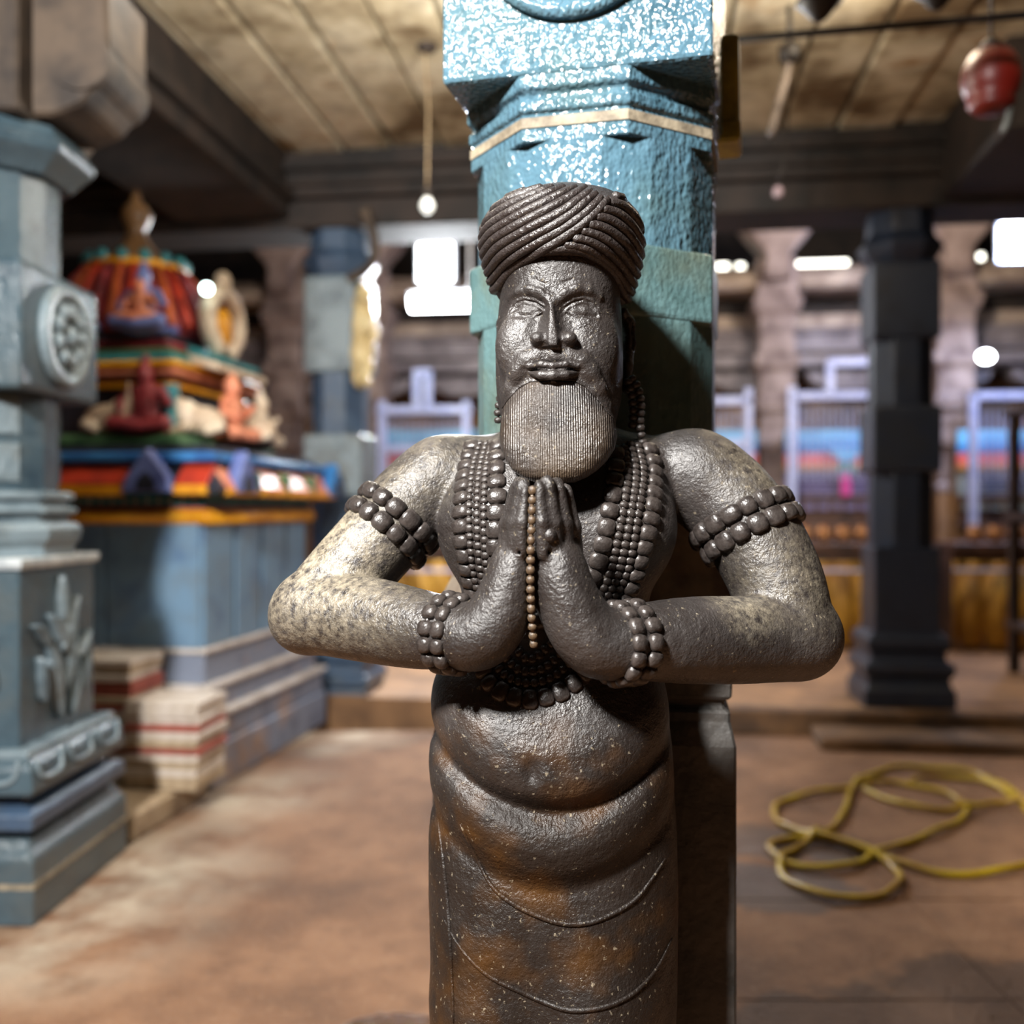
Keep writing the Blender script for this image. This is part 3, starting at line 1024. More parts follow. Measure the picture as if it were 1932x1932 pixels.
# ribbed dome, lotus ring, finial
dome = MB().lathe([(.36, 2.22), (.43, 2.25), (.42, 2.30), (.37, 2.42), (.31, 2.54), (.25, 2.62), (.20, 2.66), (.12, 2.72), (.07, 2.78), (.05, 2.84)], (0, 0, 0), 32).build('dome', S_MAROON, sh, True)
for k in range(28):
    a = 2 * PI * k / 28
    pts = [(r_ * math.cos(a), r_ * math.sin(a), z_) for r_, z_ in ((.455, 2.27), (.44, 2.31), (.39, 2.42), (.33, 2.54), (.27, 2.62))]
    MB().tube(pts, [.022, .026, .026, .022, .014], 6).build('dome_rib', (S_MAROON, S_ORANGE, S_RED)[k % 3], sh, True)
    if k % 2 == 0:
        b_ = PI / 14
        MB().ball((.255 * math.cos(a), .255 * math.sin(a), 2.665), (.035, .035, .04), 8, 6).build('lotus_petal', S_TEALP, sh, True)
    if k % 4 == 1:
        MB().ball((.44 * math.cos(a), .44 * math.sin(a), 2.245), (.05, .05, .03), 8, 5).build('dome_skirt', S_LAV, sh, True)
MB().lathe([(.26, 2.61), (.285, 2.63), (.26, 2.655)], (0, 0, 0), 28).build('dome_ring', S_YEL, sh, True)
S_GOLDB = P_('finial_brown_gold', rgb(132, 98, 62), rgb(92, 66, 44))
MB().lathe([(.20, 2.66), (.15, 2.71), (.09, 2.77), (.06, 2.82), (.05, 2.86), (.075, 2.90), (.085, 2.94), (.06, 2.99), (.03, 3.02), (.02, 3.06), (.0, 3.10)], (0, 0, 0), 18).build('finial', S_GOLDB, sh, True)


def figure(scale=1.0):
    """a seated four-limbed stucco figure, one skin"""
    C_ = Carve((-.20, -.20, -.02), (.20, .16, .44), .010)
    C_.ell((0, .0, .15), (.075, .06, .095), .02)
    C_.ell((0, .0, .225), (.085, .055, .055), .02)
    C_.ell((0, -.01, .315), (.045, .048, .055), .012)
    C_.chain([(0, 0, .35), (0, 0, .42)], [.042, .015], .01)
    C_.chain([(-.08, 0, .24), (-.135, -.02, .17), (-.10, -.09, .13)], [.028, .024, .02], .012)
    C_.chain([(.08, 0, .24), (.135, -.02, .17), (.12, -.08, .22)], [.028, .024, .02], .012)
    C_.chain([(-.04, -.02, .06), (-.14, -.08, .06), (-.02, -.12, .04)], [.05, .04, .028], .015)
    C_.chain([(.04, -.02, .06), (.14, -.08, .06), (.02, -.12, .04)], [.05, .04, .028], .015)
    C_.ell((0, .0, .03), (.13, .10, .045), .02)
    return C_.mesh('figure')


def bull():
    C_ = Carve((-.24, -.12, -.02), (.24, .12, .32), .010)
    C_.ell((0, 0, .10), (.15, .075, .085), .02)
    C_.ell((-.07, 0, .17), (.05, .045, .05), .02)
    C_.chain([(-.10, 0, .14), (-.15, 0, .21)], [.055, .04], .02)
    C_.chain([(-.15, 0, .23), (-.205, 0, .20)], [.042, .028], .015)
    for s_ in (-1, 1):
        C_.chain([(-.14, s_ * .025, .26), (-.15, s_ * .045, .31)], [.013, .008], .006)
        C_.chain([(-.09, s_ * .06, .05), (-.17, s_ * .06, .025)], [.03, .024], .01)
        C_.chain([(.10, s_ * .065, .06), (.03, s_ * .09, .025)], [.04, .026], .012)
    return C_.mesh('bull')


FIG, BULL = figure(), bull()


def stucco(name, me, m, loc, rz=0, sc=1.0):
    d = me.copy()
    d.materials.clear()
    o = add_obj(name, d, m, sh)
    o.location = loc
    o.rotation_euler.z = rz
    o.scale = (sc, sc, sc)
    return o


for nm, me, m, loc, rz, sc in (('seated_figure', FIG, S_MAROON, (.34, -.52, 1.68), 0, .95), ('bull', BULL, S_CREAM, (.14, -.52, 1.685), PI, .85), ('bull', BULL, S_CREAM, (.55, -.36, 1.685), .6, .85),
                               ('seated_figure', FIG, S_ORANGE, (-.38, -.66, 1.66), 0, 1.05), ('seated_figure', FIG, S_PINK, (.60, -.10, 1.66), PI / 2, .95), ('seated_figure', FIG, S_CREAM, (.60, .30, 1.66), PI / 2, .8), ('bull', BULL, S_CREAM, (.66, .12, 1.68), 0, .7),
                               ('standing_figure', FIG, S_LAV, (.30, -.47, 2.20), 0, .85), ('standing_figure', FIG, S_PINK, (.30, -.50, 2.24), 0, .6), ('standing_figure', FIG, S_MAROON, (-.36, -.47, 2.20), 0, .9), ('standing_figure', FIG, S_LAV, (-.30, -.43, 2.22), 0, .9)):
    stucco(nm, me, m, loc, rz, sc)
# horseshoe gable on the lit side
hg = MB().tube([(.50, y_, z_) for y_, z_ in [(.19 * math.sin(a) * (1 if abs(a) < 2.2 else .8) + .02, 2.33 + .17 * math.cos(a)) for a in np.linspace(-2.75, 2.75, 22)]], .05, 8).build('horseshoe_gable', S_CREAM, sh, True)
MB().ball((.50, .02, 2.31), (.04, .09, .11), 10, 8).build('gable_face', S_YEL, sh, True)
MB().ball((.50, .02, 2.56), (.045, .06, .06), 8, 6).build('gable_crest', S_CREAM, sh, True)
MB().rings([[(.44, y_, z_), (.62, y_, z_ - .06), (.62, y_, z_ - .10), (.44, y_, z_ - .05)] for y_, z_ in ((-.30, 2.13), (.34, 2.13))]).build('side_awning', S_CREAM, sh, False, .01)
MB().rings([[(.44, y_, z_), (.58, y_, z_ - .05), (.58, y_, z_ - .08), (.44, y_, z_ - .05)] for y_, z_ in ((-.30, 2.17), (.34, 2.17))]).build('side_awning', S_TEALP, sh, False, .01)

# small lamp bulb on the shrine's roof corner
bl_ = tag(MB().ball(W(390, 545, 5.3), .028, 12, 8).build('bulb', glow('bulb_glow', (.75, 1.0, .95), 14), None, True), 'small bright bulb beside the shrine dome', 'lamp')

# ================================================================== stacked tiles by the shrine, on a low ledge
M_LEDGE = plain('ledge_stone', rgb(168, 148, 122), rgb(124, 102, 80), 5, .7, .3, 30)
lg = tag(MB().box(-.60, .62, -.32, .34, 0, .115).build('stone_ledge', M_LEDGE, None, False, .015), 'low stone ledge at the foot of the blue shrine', 'ledge')
lg.location = (-2.05, 4.42, 0)
lg.rotation_euler.z = -.15
TILE = [plain('tile_white', rgb(214, 204, 194), rgb(180, 166, 150), 14, .6), plain('tile_red', rgb(168, 88, 74), rgb(134, 66, 56), 14, .6), plain('tile_buff', rgb(190, 170, 142), rgb(150, 130, 104), 14, .6)]
ORDER_A = [2, 2, 0, 2, 0, 1, 2, 0, 1, 0, 0, 0]
ORDER_B = [2, 0, 1, 0, 1, 0, 2, 1, 0, 0, 1, 2, 1, 1, 0, 2, 0]
for nm, order, loc, rz, sx, sy, th in (('a', ORDER_A, tuple(on_floor(330, 1478, .115)), -.12, .165, .15, .0325), ('b', ORDER_B, tuple(on_floor(212, 1458, .115)), -.10, .17, .16, .0315)):
    zz = .115
    for k, c_ in enumerate(order):
        jx, jy, jr = random.uniform(-.008, .008), random.uniform(-.008, .008), random.uniform(-.03, .03)
        t_ = th * random.uniform(.9, 1.1)
        o = MB().box(-sx, sx, -sy, sy, 0, t_ - .002).build('tile', TILE[c_], None, False, .004)
        o.location = (loc[0] + jx, loc[1] + (.03 if nm == 'a' else -.02) + jy, zz)
        o.rotation_euler.z = rz + jr
        zz += t_
        hue = ('white', 'brick-red', 'buff')[c_]
        where = 'right stack' if nm == 'a' else 'taller left stack'
        nth = ('lowest', 'second', 'third', 'fourth', 'fifth', 'sixth', 'seventh', 'eighth', 'ninth', 'tenth', 'eleventh', 'twelfth', 'thirteenth', 'fourteenth', 'fifteenth', 'sixteenth', 'topmost')[k if k < len(order) - 1 else 16]
        tag(o, f'{hue} floor tile, {nth} from the ground in the {where} by the shrine', 'tile', 'tile stacks beside the shrine')

# ================================================================== far bay furnishings
M_RAIL = plain('lavender_rail_paint', rgb(196, 204, 236), rgb(160, 170, 214), 20, .35)


def rail(mb, x0, y0, x1, y1, v, r=.034):
    """square tube between two pixels on the plane v of the hall"""
    p, q_ = HP(x0, y0, v), HP(x1, y1, v)
    if abs(p.x - q_.x) > abs(p.z - q_.z):
        a_, b_ = sorted((p.x, q_.x))
        z_ = (p.z + q_.z) / 2
        mb.box(a_, b_, v - r, v + r, z_ - r, z_ + r)
    else:
        a_, b_ = sorted((p.z, q_.z))
        x_ = (p.x + q_.x) / 2
        mb.box(x_ - r, x_ + r, v - r, v + r, a_, b_)
    return mb


VF = 9.6
for lab, posts, bars, px0, px1, ptop in (
        ('lavender painted metal fence panel seen left of the main pillar', [(721, 757, 721, 1150), (787, 702, 787, 772), (808, 702, 808, 772), (880, 757, 880, 1150)], [(712, 776, 890, 771), (721, 848, 890, 846), (781, 704, 814, 704)], 730, 880, 790),
        ('lavender painted metal fence panel between the main pillar and a colonnade pillar', [(1412, 733, 1412, 1120), (1300, 733, 1300, 1120)], [(1290, 758, 1420, 755), (1290, 838, 1412, 836)], 1310, 1405, 775),
        ('lavender painted metal gate frame behind the dark blue pillar', [(1494, 730, 1494, 1120), (1566, 682, 1566, 748), (1700, 730, 1700, 1120)], [(1494, 748, 1700, 744), (1562, 684, 1700, 682)], 1505, 1690, 765),
        ('lavender painted metal fence panel at the far right', [(1836, 740, 1836, 1120), (1990, 740, 1990, 1120)], [(1830, 748, 1990, 744), (1830, 1078, 1990, 1076)], 1845, 1985, 765)):
    f0 = tag(empty('metal_fence', (0, 0, 0), -YAW), lab, 'fence')
    base = None
    for i, pz in enumerate(posts):
        rail(MB(), *pz, VF).build('post', M_RAIL, f0)
    for pz in bars:
        rail(MB(), *pz, VF).build('bar', M_RAIL, f0)
    px = px0
    while px < px1:                                      # thin upright wires of the grille
        rail(MB(), px, ptop, px, 905, VF, .006).build('grille_wire', M_RAIL, f0)
        px += 11

# painted boards of the stall behind the fence
B_SKY = plain('board_sky_blue', rgb(120, 196, 232), rgb(96, 168, 210), 8, .5)
B_RED = plain('board_coral', rgb(232, 104, 96), rgb(200, 78, 74), 8, .5)
B_GOLD = plain('board_gold', rgb(206, 146, 62), rgb(166, 108, 44), 8, .5)
B_PUR = plain('board_violet_grey', rgb(146, 132, 166), rgb(108, 98, 130), 30, .5)
B_GRN = plain('board_green_grey', rgb(160, 164, 156), rgb(110, 122, 114), 30, .5)
B_PINK = plain('board_pink', rgb(236, 92, 160), rgb(210, 70, 140), 8, .5)
B_TURQ = plain('board_turquoise', rgb(52, 176, 160), rgb(38, 140, 130), 8, .5)
B_BROWN = plain('stall_brown', rgb(92, 62, 44), rgb(56, 38, 28), 8, .6)
B_YEL = plain('stall_ochre_cloth', rgb(182, 136, 44), rgb(128, 88, 26), 3, .7)
B_LINE = plain('board_print', rgb(92, 84, 116), rgb(70, 64, 92), 60, .6)
VS = 10.05


def hbox(mb, x0, y0, x1, y1, v, th):
    p, q_ = HP(x0, y0, v), HP(x1, y1, v)
    return mb.box(min(p.x, q_.x), max(p.x, q_.x), v, v + th, min(p.z, q_.z), max(p.z, q_.z))


for lab, x0, x1, text in (('painted stall board in blue and coral left of the dark blue pillar', 1482, 1702, B_PUR), ('painted stall board in blue and coral at the far right', 1808, 2010, B_GRN), ('painted stall board in blue just right of the statue pillar', 1290, 1428, B_PUR), ('painted stall board in blue left of the main pillar', 716, 900, B_PUR)):
    st = tag(empty('stall_board', (0, 0, 0), -YAW), lab, 'sign')
    hbox(MB(), x0, 812, x1, 856, VS, .06).build('top_panel', B_SKY, st, False, .005)
    hbox(MB(), x0, 840, x1, 850, VS - .012, .03).build('blue_line', S_CYAN, st)
    hbox(MB(), x0, 856, x1, 876, VS - .02, .08).build('coral_band', B_RED, st, False, .005)
    hbox(MB(), x0, 876, x1, 886, VS - .03, .09).build('gold_band', B_GOLD, st, False, .005)
    hbox(MB(), x0, 886, x1, 934, VS, .06).build('text_panel', text, st, False, .005)
    for k in range(5):
        hbox(MB(), x0 + 14, 893 + k * 8, x1 - 14, 896.5 + k * 8, VS - .004, .01).build('print_line', B_LINE, st)
    hbox(MB(), x0, 934, x1, 946, VS - .02, .08).build('ledge', B_BROWN, st, False, .005)
    px = x0 + 10
    while px < x1 - 20:
        hbox(MB(), px, 946, px + 20, 962, VS, .05).build('lower_panel', B_PUR if text is B_PUR else B_GRN, st, False, .005)
        px += 26
    hbox(MB(), x0, 962, x1, 992, VS + .03, .05).build('shelf_back', B_BROWN, st)
    if x0 == 1482:
        p0, p1, p2, p3 = (HP(*q_, VS - .05) for q_ in ((1562, 846), (1630, 846), (1606, 872), (1588, 872)))
        MB().extrude([(p.x, p.z) for p in (p0, p1, p2, p3)], VS - .06, VS - .02).build('hanging_cloth', B_SKY, st)
        hbox(MB(), 1580, 878, 1612, 890, VS - .05, .04).build('pot', B_TURQ, st)
        hbox(MB(), 1587, 889, 1606, 936, VS - .05, .04).build('pink_post', B_PINK, st, False, .01)
NTH = ('first', 'second', 'third', 'fourth', 'fifth', 'sixth', 'seventh', 'eighth', 'ninth', 'tenth', 'eleventh', 'twelfth')
# counters with ochre cloth, brass pots in a row on them
M_BRASS = plain('brass', rgb(210, 160, 110), rgb(160, 104, 62), 10, .3, 0, 60, .6)
for lab, x0, x1, where in (('long counter draped in ochre cloth behind the statue at right', 1330, 1728, 'left of dark pillar'), ('counter draped in ochre cloth at the far right', 1800, 2010, 'at the far right'), ('counter draped in ochre cloth left of the main pillar', 712, 905, 'left of the main pillar')):
    ct = tag(empty('counter', (0, 0, 0), -YAW), lab, 'counter')
    VC = 8.85
    hbox(MB(), x0, 1024, x1, 1040, VC - .03, .62).build('counter_top', B_BROWN, ct, False, .01)
    z0 = .14
    p, q_ = HP(x0, 1040, VC), HP(x1, 1040, VC)
    MB().box(p.x, q_.x, VC + .05, VC + .56, z0, p.z).build('counter_body', B_BROWN, ct)
    n_ = max(6, int((q_.x - p.x) / .035))                # pleated cloth front
    rr = []
    for k in range(n_ + 1):
        x_ = p.x + (q_.x - p.x) * k / n_
        w_ = .018 * math.sin(k * 1.1) + .01 * math.sin(k * .37)
        rr.append([(x_, VC + w_, p.z - .08), (x_, VC + .02 + w_ * 1.6, z0 + .05), (x_, VC + .05 + w_ * 1.6, z0 + .05), (x_, VC + .03 + w_, p.z - .08)])
    MB().rings(rr).build('cloth', B_YEL, ct, True)
    hbox(MB(), x0, 1072, x1, 1080, VC - .06, .03).build('rail', M_RAIL, ct)
    k = 0
    px = x0 + 40
    while px < x1 - 12:
        b_ = HP(px, 1023, VC + .15)
        o = MB().lathe([(.03, 0), (.05, .01), (.075, .06), (.07, .10), (.045, .125), (.055, .14), (.05, .14), (.03, .12)], (0, 0, 0), 14).build('brass_pot', M_BRASS, None, True)
        o.location = hall_to_world((b_.x, VC + .15, b_.z))
        tag(o, f'brass pot, {NTH[k]} from left on the ochre counter {where}', 'pot', f'brass pots on the counter {where}')
        px += 37
        k += 1
# dark wooden post and stool at the right edge
M_WOOD = plain('dark_wood', rgb(58, 38, 26), rgb(32, 22, 16), 8, .55, .2)
wp = tag(empty('wooden_stand', tuple(HP(1938, 1250, 7.4).xy.to_3d()), -YAW), 'dark wooden stand at the right edge of the picture', 'stand')
w_ = hall_to_world((HP(1962, 1250, 7.4).x, 7.4, .14))
wp.location = w_
for x_ in (-.03, .42):
    for y_ in (0, .4):
        MB().box(x_ - .035, x_ + .035, y_ - .035, y_ + .035, 0, 1.9).build('leg', M_WOOD, wp, False, .005)
for z_ in (.32, 1.1, 1.85):
    MB().box(-.08, .48, -.06, .46, z_, z_ + .05).build('shelf', M_WOOD, wp, False, .006)

# ================================================================== lamps and openings of light
M_TUBE = glow('tube_glow', (.92, .96, 1.0), 40)
M_PANELG = glow('panel_glow', (.92, .96, 1.0), 28)
M_SLIT = glow('daylight_slit', (1.0, .98, .85), 6)
M_FIX = plain('white_lamp_housing', rgb(200, 204, 210), rgb(170, 176, 184), 10, .4)


def tube_lamp(px0, px1, py, v, r, label, power):
    p, q_ = HP(px0, py, v), HP(px1, py, v)
    c_ = hall_to_world((p + q_) / 2)
    L = (q_.x - p.x) / 2
    o = tag(empty('tube_lamp', tuple(c_), -YAW), label, 'lamp')
    MB().box(-L - .03, L + .03, .01, .06, r * .4, r * 1.5).build('housing', M_FIX, o, False, .005)
    MB().tube([(-L, 0, 0), (L, 0, 0)], r, 12).build('tube', M_TUBE, o, True)
    for x_ in (-L * .7, L * .7):
        MB().box(x_ - .008, x_ + .008, .02, .036, r, 5.6 - c_.z).build('hanger', M_FIX, o)
    d = area_light('tube_lamp_light', c_ + Vector((0, -.12, -.12)), c_ + Vector((-1.4, -4, -2.6)), L * 2, power, (.92, .96, 1.0), .12)
    return o


tube_lamp(776, 905, 570, 8.6, .07, 'bright fluorescent tube lamp left of the main pillar', 190)


def panel_lamp(px0, py0, px1, py1, v, label, power, tgt, col=(.85, .92, 1.0)):
    p, q_ = HP(px0, py0, v), HP(px1, py1, v)
    c_ = hall_to_world((p + q_) / 2)
    a_, b_ = abs(q_.x - p.x) / 2, abs(q_.z - p.z) / 2
    o = tag(empty('flood_panel', tuple(c_), -YAW), label, 'lamp')
    MB().box(-a_ - .03, a_ + .03, .012, .08, -b_ - .03, b_ + .03).build('housing', M_FIX, o, False, .008)
    MB().box(-a_, a_, 0, .015, -b_, b_).build('diffuser', M_PANELG, o)
    n_ = 6
    area_light('flood_panel_light', c_ + Vector((0, -.12, 0)), tgt, a_ * 1.6, power, col)
    return o


panel_lamp(790, 462, 852, 528, 9.4, 'square white flood lamp above the fluorescent tube', 55, (-1.2, 5.5, .8))
panel_lamp(1890, 418, 1960, 486, 9.4, 'square white flood lamp at the upper right edge', 130, (3.6, 10.6, 2.2), (.5, .62, 1.0))
lm = tag(MB().ball(HP(1860, 673, 9.8), (.07, .05, .05), 12, 8).build('bulb', M_PANELG, None, True), 'small bright lamp right of the far right colonnade pillar', 'lamp')
hall(lm)
# daylight through slits above the eave
for x0, x1, y_, lab in ((1503, 1600, 496, 'long slit of daylight above the eave behind the dark blue pillar'), (1352, 1374, 503, 'short slit of daylight above the eave just right of the main pillar'), (1390, 1404, 503, 'tiny slit of daylight above the eave beside a figure bracket'), (736, 762, 532, 'short slit of daylight left of the square flood lamp'), (536, 566, 546, 'short slit of daylight between the shrine and the slim blue pillar'), (1836, 1856, 484, 'small slit of daylight left of the right flood lamp')):
    v = VB + .1
    p, q_ = HP(x0, y_ + 5, v), HP(x1, y_ - 5, v)
    o = hall(MB().box(p.x, q_.x, v, v + .03, p.z, q_.z).build('window_slit', M_SLIT))
    tag(o, lab, 'window', 'daylight slits under the far roof')

# bulb hanging on its cord
c_ = W(806, 388, 5.0)
hb = tag(empty('hanging_bulb', tuple(c_)), 'white glass bulb hanging on a thin cord left of the main pillar', 'lamp')
MB().lathe([(.0, -.036), (.02, -.032), (.034, -.012), (.034, .008), (.022, .028), (.014, .04)], (0, 0, 0), 16).build('glass', glow('dim_bulb', (.8, .95, .85), .55), hb, True)
MB().lathe([(.014, .038), (.018, .042), (.018, .085), (.008, .095)], (0, 0, 0), 12).build('socket', M_DARKSTONE, hb, True)
MB().tube(spline([(0, 0, .09), (.004, 0, .5), (-.012, 0, .75), (.0, 0, CZ - c_.z)], 6), .006, 6).build('cord', plain('pale_cord', rgb(150, 130, 100), rgb(110, 92, 70)), hb, True)
o = MB().lathe([(.02, 0), (.05, .02), (.05, .06)], (0, 0, CZ - c_.z - .06), 12).build('ceiling_rose', M_DARKSTONE, hb, True)

# iron rod slung across the bay, hooks with dark lamps hanging at it
M_IRON = plain('black_iron', rgb(34, 28, 26), rgb(18, 15, 14), 10, .5)
rod = tag(MB().tube([W(1300, 82, 3.6), W(2050, 18, 3.35)], .014, 8).build('iron_rod', M_IRON, None, True), 'thin black iron rod across the ceiling right of the pillar', 'rod')
for px, py, lab in ((1546, 52, 'black bell-shaped lamp holder on the iron rod, nearer the pillar'), (1768, 30, 'black bell-shaped lamp holder on the iron rod, near the red lantern')):
    c_ = W(px, py, 3.5)
    hl = tag(MB().lathe([(.012, .02), (.03, .035), (.05, .06), (.08, .085), (.075, .095), (.03, .11), (.012, .18)], tuple(c_), 14).build('lamp_holder', M_IRON, None, True), lab, 'lamp')
hs = [W(px, py, 4.6) for px, py in ((1490, 100), (1482, 150), (1468, 200), (1455, 255))]
hk = tag(empty('hanging_lever', tuple(hs[0])), 'slanting iron lever hanging from the ceiling right of the pillar', 'hook')
attach(MB().tube([hs[0] + Vector((0, 0, .35)), hs[0]], .012, 8).build('hanger', M_IRON, None, True), hk)
attach(MB().tube(spline(hs, 4), .018, 8).build('lever', plain('grey_iron', rgb(120, 108, 100), rgb(70, 60, 54)), None, True), hk)
attach(MB().lathe([(.015, -.05), (.05, -.03), (.05, .03), (.015, .05)], tuple(hs[0]), 12).build('joint', M_IRON, None, True), hk)
sm = W(1468, 362, 5.4)
gb = tag(empty('glass_lamp', tuple(sm)), 'small dull glass lamp hanging under the dark beam at right', 'lamp')
MB().lathe([(0, -.03), (.025, -.02), (.03, .0), (.02, .025), (.012, .03)], (0, 0, 0), 12).build('glass', plain('dull_glass', rgb(180, 160, 170), rgb(120, 100, 110), 10, .15), gb, True)
MB().tube([(0, 0, .03), (.03, 0, .15), (.06, 0, .6)], .006, 6).build('wire', M_IRON, gb, True)

# red lantern at the upper right
M_REDL = plain('red_lacquer', rgb(104, 20, 11), rgb(58, 11, 8), 4, .42, 0, 60, 0, 0)
rl = tag(empty('red_lantern', tuple(W(1870, 152, 3.75))), 'glossy red ball-shaped lantern hanging at the upper right', 'lantern')
MB().lathe([(.02, -.12), (.06, -.115), (.085, -.085), (.075, -.075), (.095, -.045), (.105, .0), (.10, .05), (.075, .095), (.03, .12)], (0, 0, 0), 24).build('shade', M_REDL, rl, True)
MB().lathe([(.03, .115), (.04, .13), (.02, .15)], (0, 0, 0), 14).build('cap', M_IRON, rl, True)
MB().tube([(0, 0, .14), (0, 0, CZ - W(0, 152, 3.75).z)], .006, 6).build('wire', M_IRON, rl, True)
MB().tube([(.06, -.02, -.10), (.045, -.03, -.16), (.03, -.03, -.20)], .012, 6).build('strap', plain('grey_strap', rgb(110, 112, 108)), rl, True)

# ================================================================== hose on the floor
HC = [(1340, 600), (1420, 577), (1550, 577), (1700, 597), (1850, 660), (1960, 770), (2060, 880), (2040, 985), (1932, 1040), (1800, 1075), (1650, 1090), (1450, 1080), (1300, 1040), (1150, 985), (1030, 950), (900, 915), (760, 895), (640, 912), (590, 952), (640, 1003), (750, 1047), (900, 1060), (1050, 1035),
      (1150, 985), (1300, 930), (1450, 870), (1600, 800), (1630, 742), (1560, 680), (1420, 640), (1250, 605), (1100, 612), (1000, 632), (850, 655), (700, 690), (620, 742), (640, 812), (760, 877), (900, 925), (1050, 965), (1180, 1012), (1262, 1070), (1280, 1132), (1200, 1195), (1050, 1217), (880, 1206), (740, 1152), (655, 1090), (655, 1022), (720, 960), (850, 890), (955, 812),
      (1000, 722), (1022, 650), (1090, 590), (1170, 548), (1300, 525), (1500, 530), (1680, 560), (1830, 640), (1950, 740), (2050, 730), (1932, 727), (1800, 715), (1660, 740), (1500, 752), (1350, 735), (1200, 690), (1085, 642)]
hp_ = [on_floor(1240 + x_ / 2.792, 1260 + y_ / 2.792, .018) for x_, y_ in HC]
pts = resample(spline(hp_, 8), .03)
for i, p in enumerate(pts):
    p.z = .018 + .010 * (1 + math.sin(i * .55)) * .5
    for j in range(0, i - 6, 2):
        if (p.xy - pts[j].xy).length < .03:
            p.z = max(p.z, pts[j].z + .022)
for _ in range(2):
    zs = [p.z for p in pts]
    for i in range(1, len(pts) - 1):
        pts[i].z = max(.018, (zs[i - 1] + 2 * zs[i] + zs[i + 1]) / 4)
M_HOSE = plain('yellow_hose', rgb(186, 160, 20), rgb(152, 116, 12), 5, .38, 0, 60, 0, 0)
tag(MB().tube(spline(pts, 2), .0125, 10).build('hose', M_HOSE, None, True), 'yellow garden hose lying in loose loops on the floor', 'hose')

# ================================================================== the statue
def stone_material(name, beard=False, rope=False):
    t = NT(name)
    big = t.noise(7, 6, .6)
    fine = t.noise(60, 5, .65)
    col = t.ramp(big, [(0.30, rgb(27, 22, 20)), (0.5, rgb(43, 38, 36)), (0.70, rgb(62, 57, 55))])
    col = t.mix(t.math('MULTIPLY', t.val(fine, .5, .75), .45), col, rgb(40, 32, 28))
    # oily gold-brown patches; light falloff and gold sheen painted into the lower body
    sep = t.n.new('ShaderNodeSeparateXYZ')
    t.link(t.tc.outputs['Object'], sep.inputs[0])
    low = t.val(sep.outputs[2], 1.05, .90)
    gold = t.math('MULTIPLY', low, t.val(t.noise(9, 3), .48, .72))
    col = t.mix(gold, col, rgb(120, 76, 20))
    col = t.mix(t.math('MULTIPLY', low, .72), col, rgb(27, 19, 13))
    # chalky worn stone on the elbow and along the forearm, scuffs on the other arm and at the armlets
    chalk = t.noise(80, 4, .75)
    for c, r, a in ((W(585, 1090, 1.44), .075, .55), (W(690, 1130, 1.36), .06, .30), (W(620, 1000, 1.46), .045, .30), (W(820, 860, 1.47), .05, .18),
                    (W(1425, 870, 1.48), .05, .25), (W(1500, 1090, 1.43), .06, .22), (W(1400, 1140, 1.37), .035, .4), (W(690, 950, 1.43), .05, .35)):
        m = t.math('MULTIPLY', t.math('MULTIPLY', t.blob(c, r, .9), t.val(chalk, .36, .66)), a)
        col = t.mix(m, col, rgb(212, 198, 170))
    spot = t.math('MULTIPLY', t.val(t.noise(150, 3, .6), .64, .72), .35)
    col = t.mix(spot, col, rgb(190, 176, 150))
    rough = t.val(t.noise(25, 2), -0.34, 1.54)
    nrm = t.bump(t.noise(90, 3, .6), .38, .006)
    nrm = t.bump(t.noise(230, 3, .65), .52, .003, nrm)
    if beard:
        wv = t.n.new('ShaderNodeTexWave')
        wv.bands_direction = 'X'
        wv.inputs['Scale'].default_value = 100
        wv.inputs['Distortion'].default_value = 3.0
        wv.inputs['Detail'].default_value = 2.0
        wv.inputs['Detail Scale'].default_value = 0.6
        mp = t.n.new('ShaderNodeMapping')
        mp.inputs['Scale'].default_value = (1, .2, .22)
        t.link(t.tc.outputs['Object'], mp.inputs['Vector'])
        t.link(mp.outputs[0], wv.inputs['Vector'])
        nrm = t.bump(wv.outputs['Fac'], .4, .003, nrm)
        col = t.mix(t.math('MULTIPLY', t.val(t.noise(9, 3), .45, .75), .4), col, rgb(96, 74, 46))
    if rope:
        col = t.mix(.62, col, rgb(50, 42, 40))
        wv = t.noise(55, 3, .6, (1, 1, 1))
        nrm = t.bump(wv, .5, .006, nrm)
    return t.out(col, rough, nrm, None, t.math('SUBTRACT', .8, t.math('MULTIPLY', low, .45)))


M_STONE = stone_material('oiled_granite')
M_BEARD = stone_material('carved_beard_granite', beard=True)
M_ROPE = stone_material('carved_turban_granite', rope=True)
M_BEAD = plain('carved_bead_granite', rgb(66, 60, 57), rgb(34, 29, 27), .9, .30, .3, 2.5)
M_ROSARY = plain('rosary_bead_stone', rgb(104, 84, 62), rgb(52, 43, 36), .9, .42, .3, 2.5)

statue = tag(empty('statue', (0.06, 1.5, 0.0)), 'dark carved stone statue of a bearded turbaned man with palms pressed together', 'statue')

# ---- torso, then shoulders and upper arms, then (after the garlands are laid) forearms and hands
G = Carve((-0.37, 1.20, 0.0), (0.50, 1.66, 1.46), 0.0031)
XC = 0.055


def limb(C, pts, rs, k=.012, per=4, squash=(1, 1, 1)):
    """a limb whose axis and girth both run smoothly through the given joints"""
    P = spline(pts, per)
    R = [v.x for v in spline([(r, 0, 0) for r in rs], per)]
    C.chain(P, R, k, False, squash)


def sag(x, y, z):
    """the folds of the belly hang lower in the middle than at the flanks"""
    w = np.clip((1.17 - z) / .14, 0, 1)
    return z - 2.9 * np.clip((x - XC) ** 2, 0, .034) * w


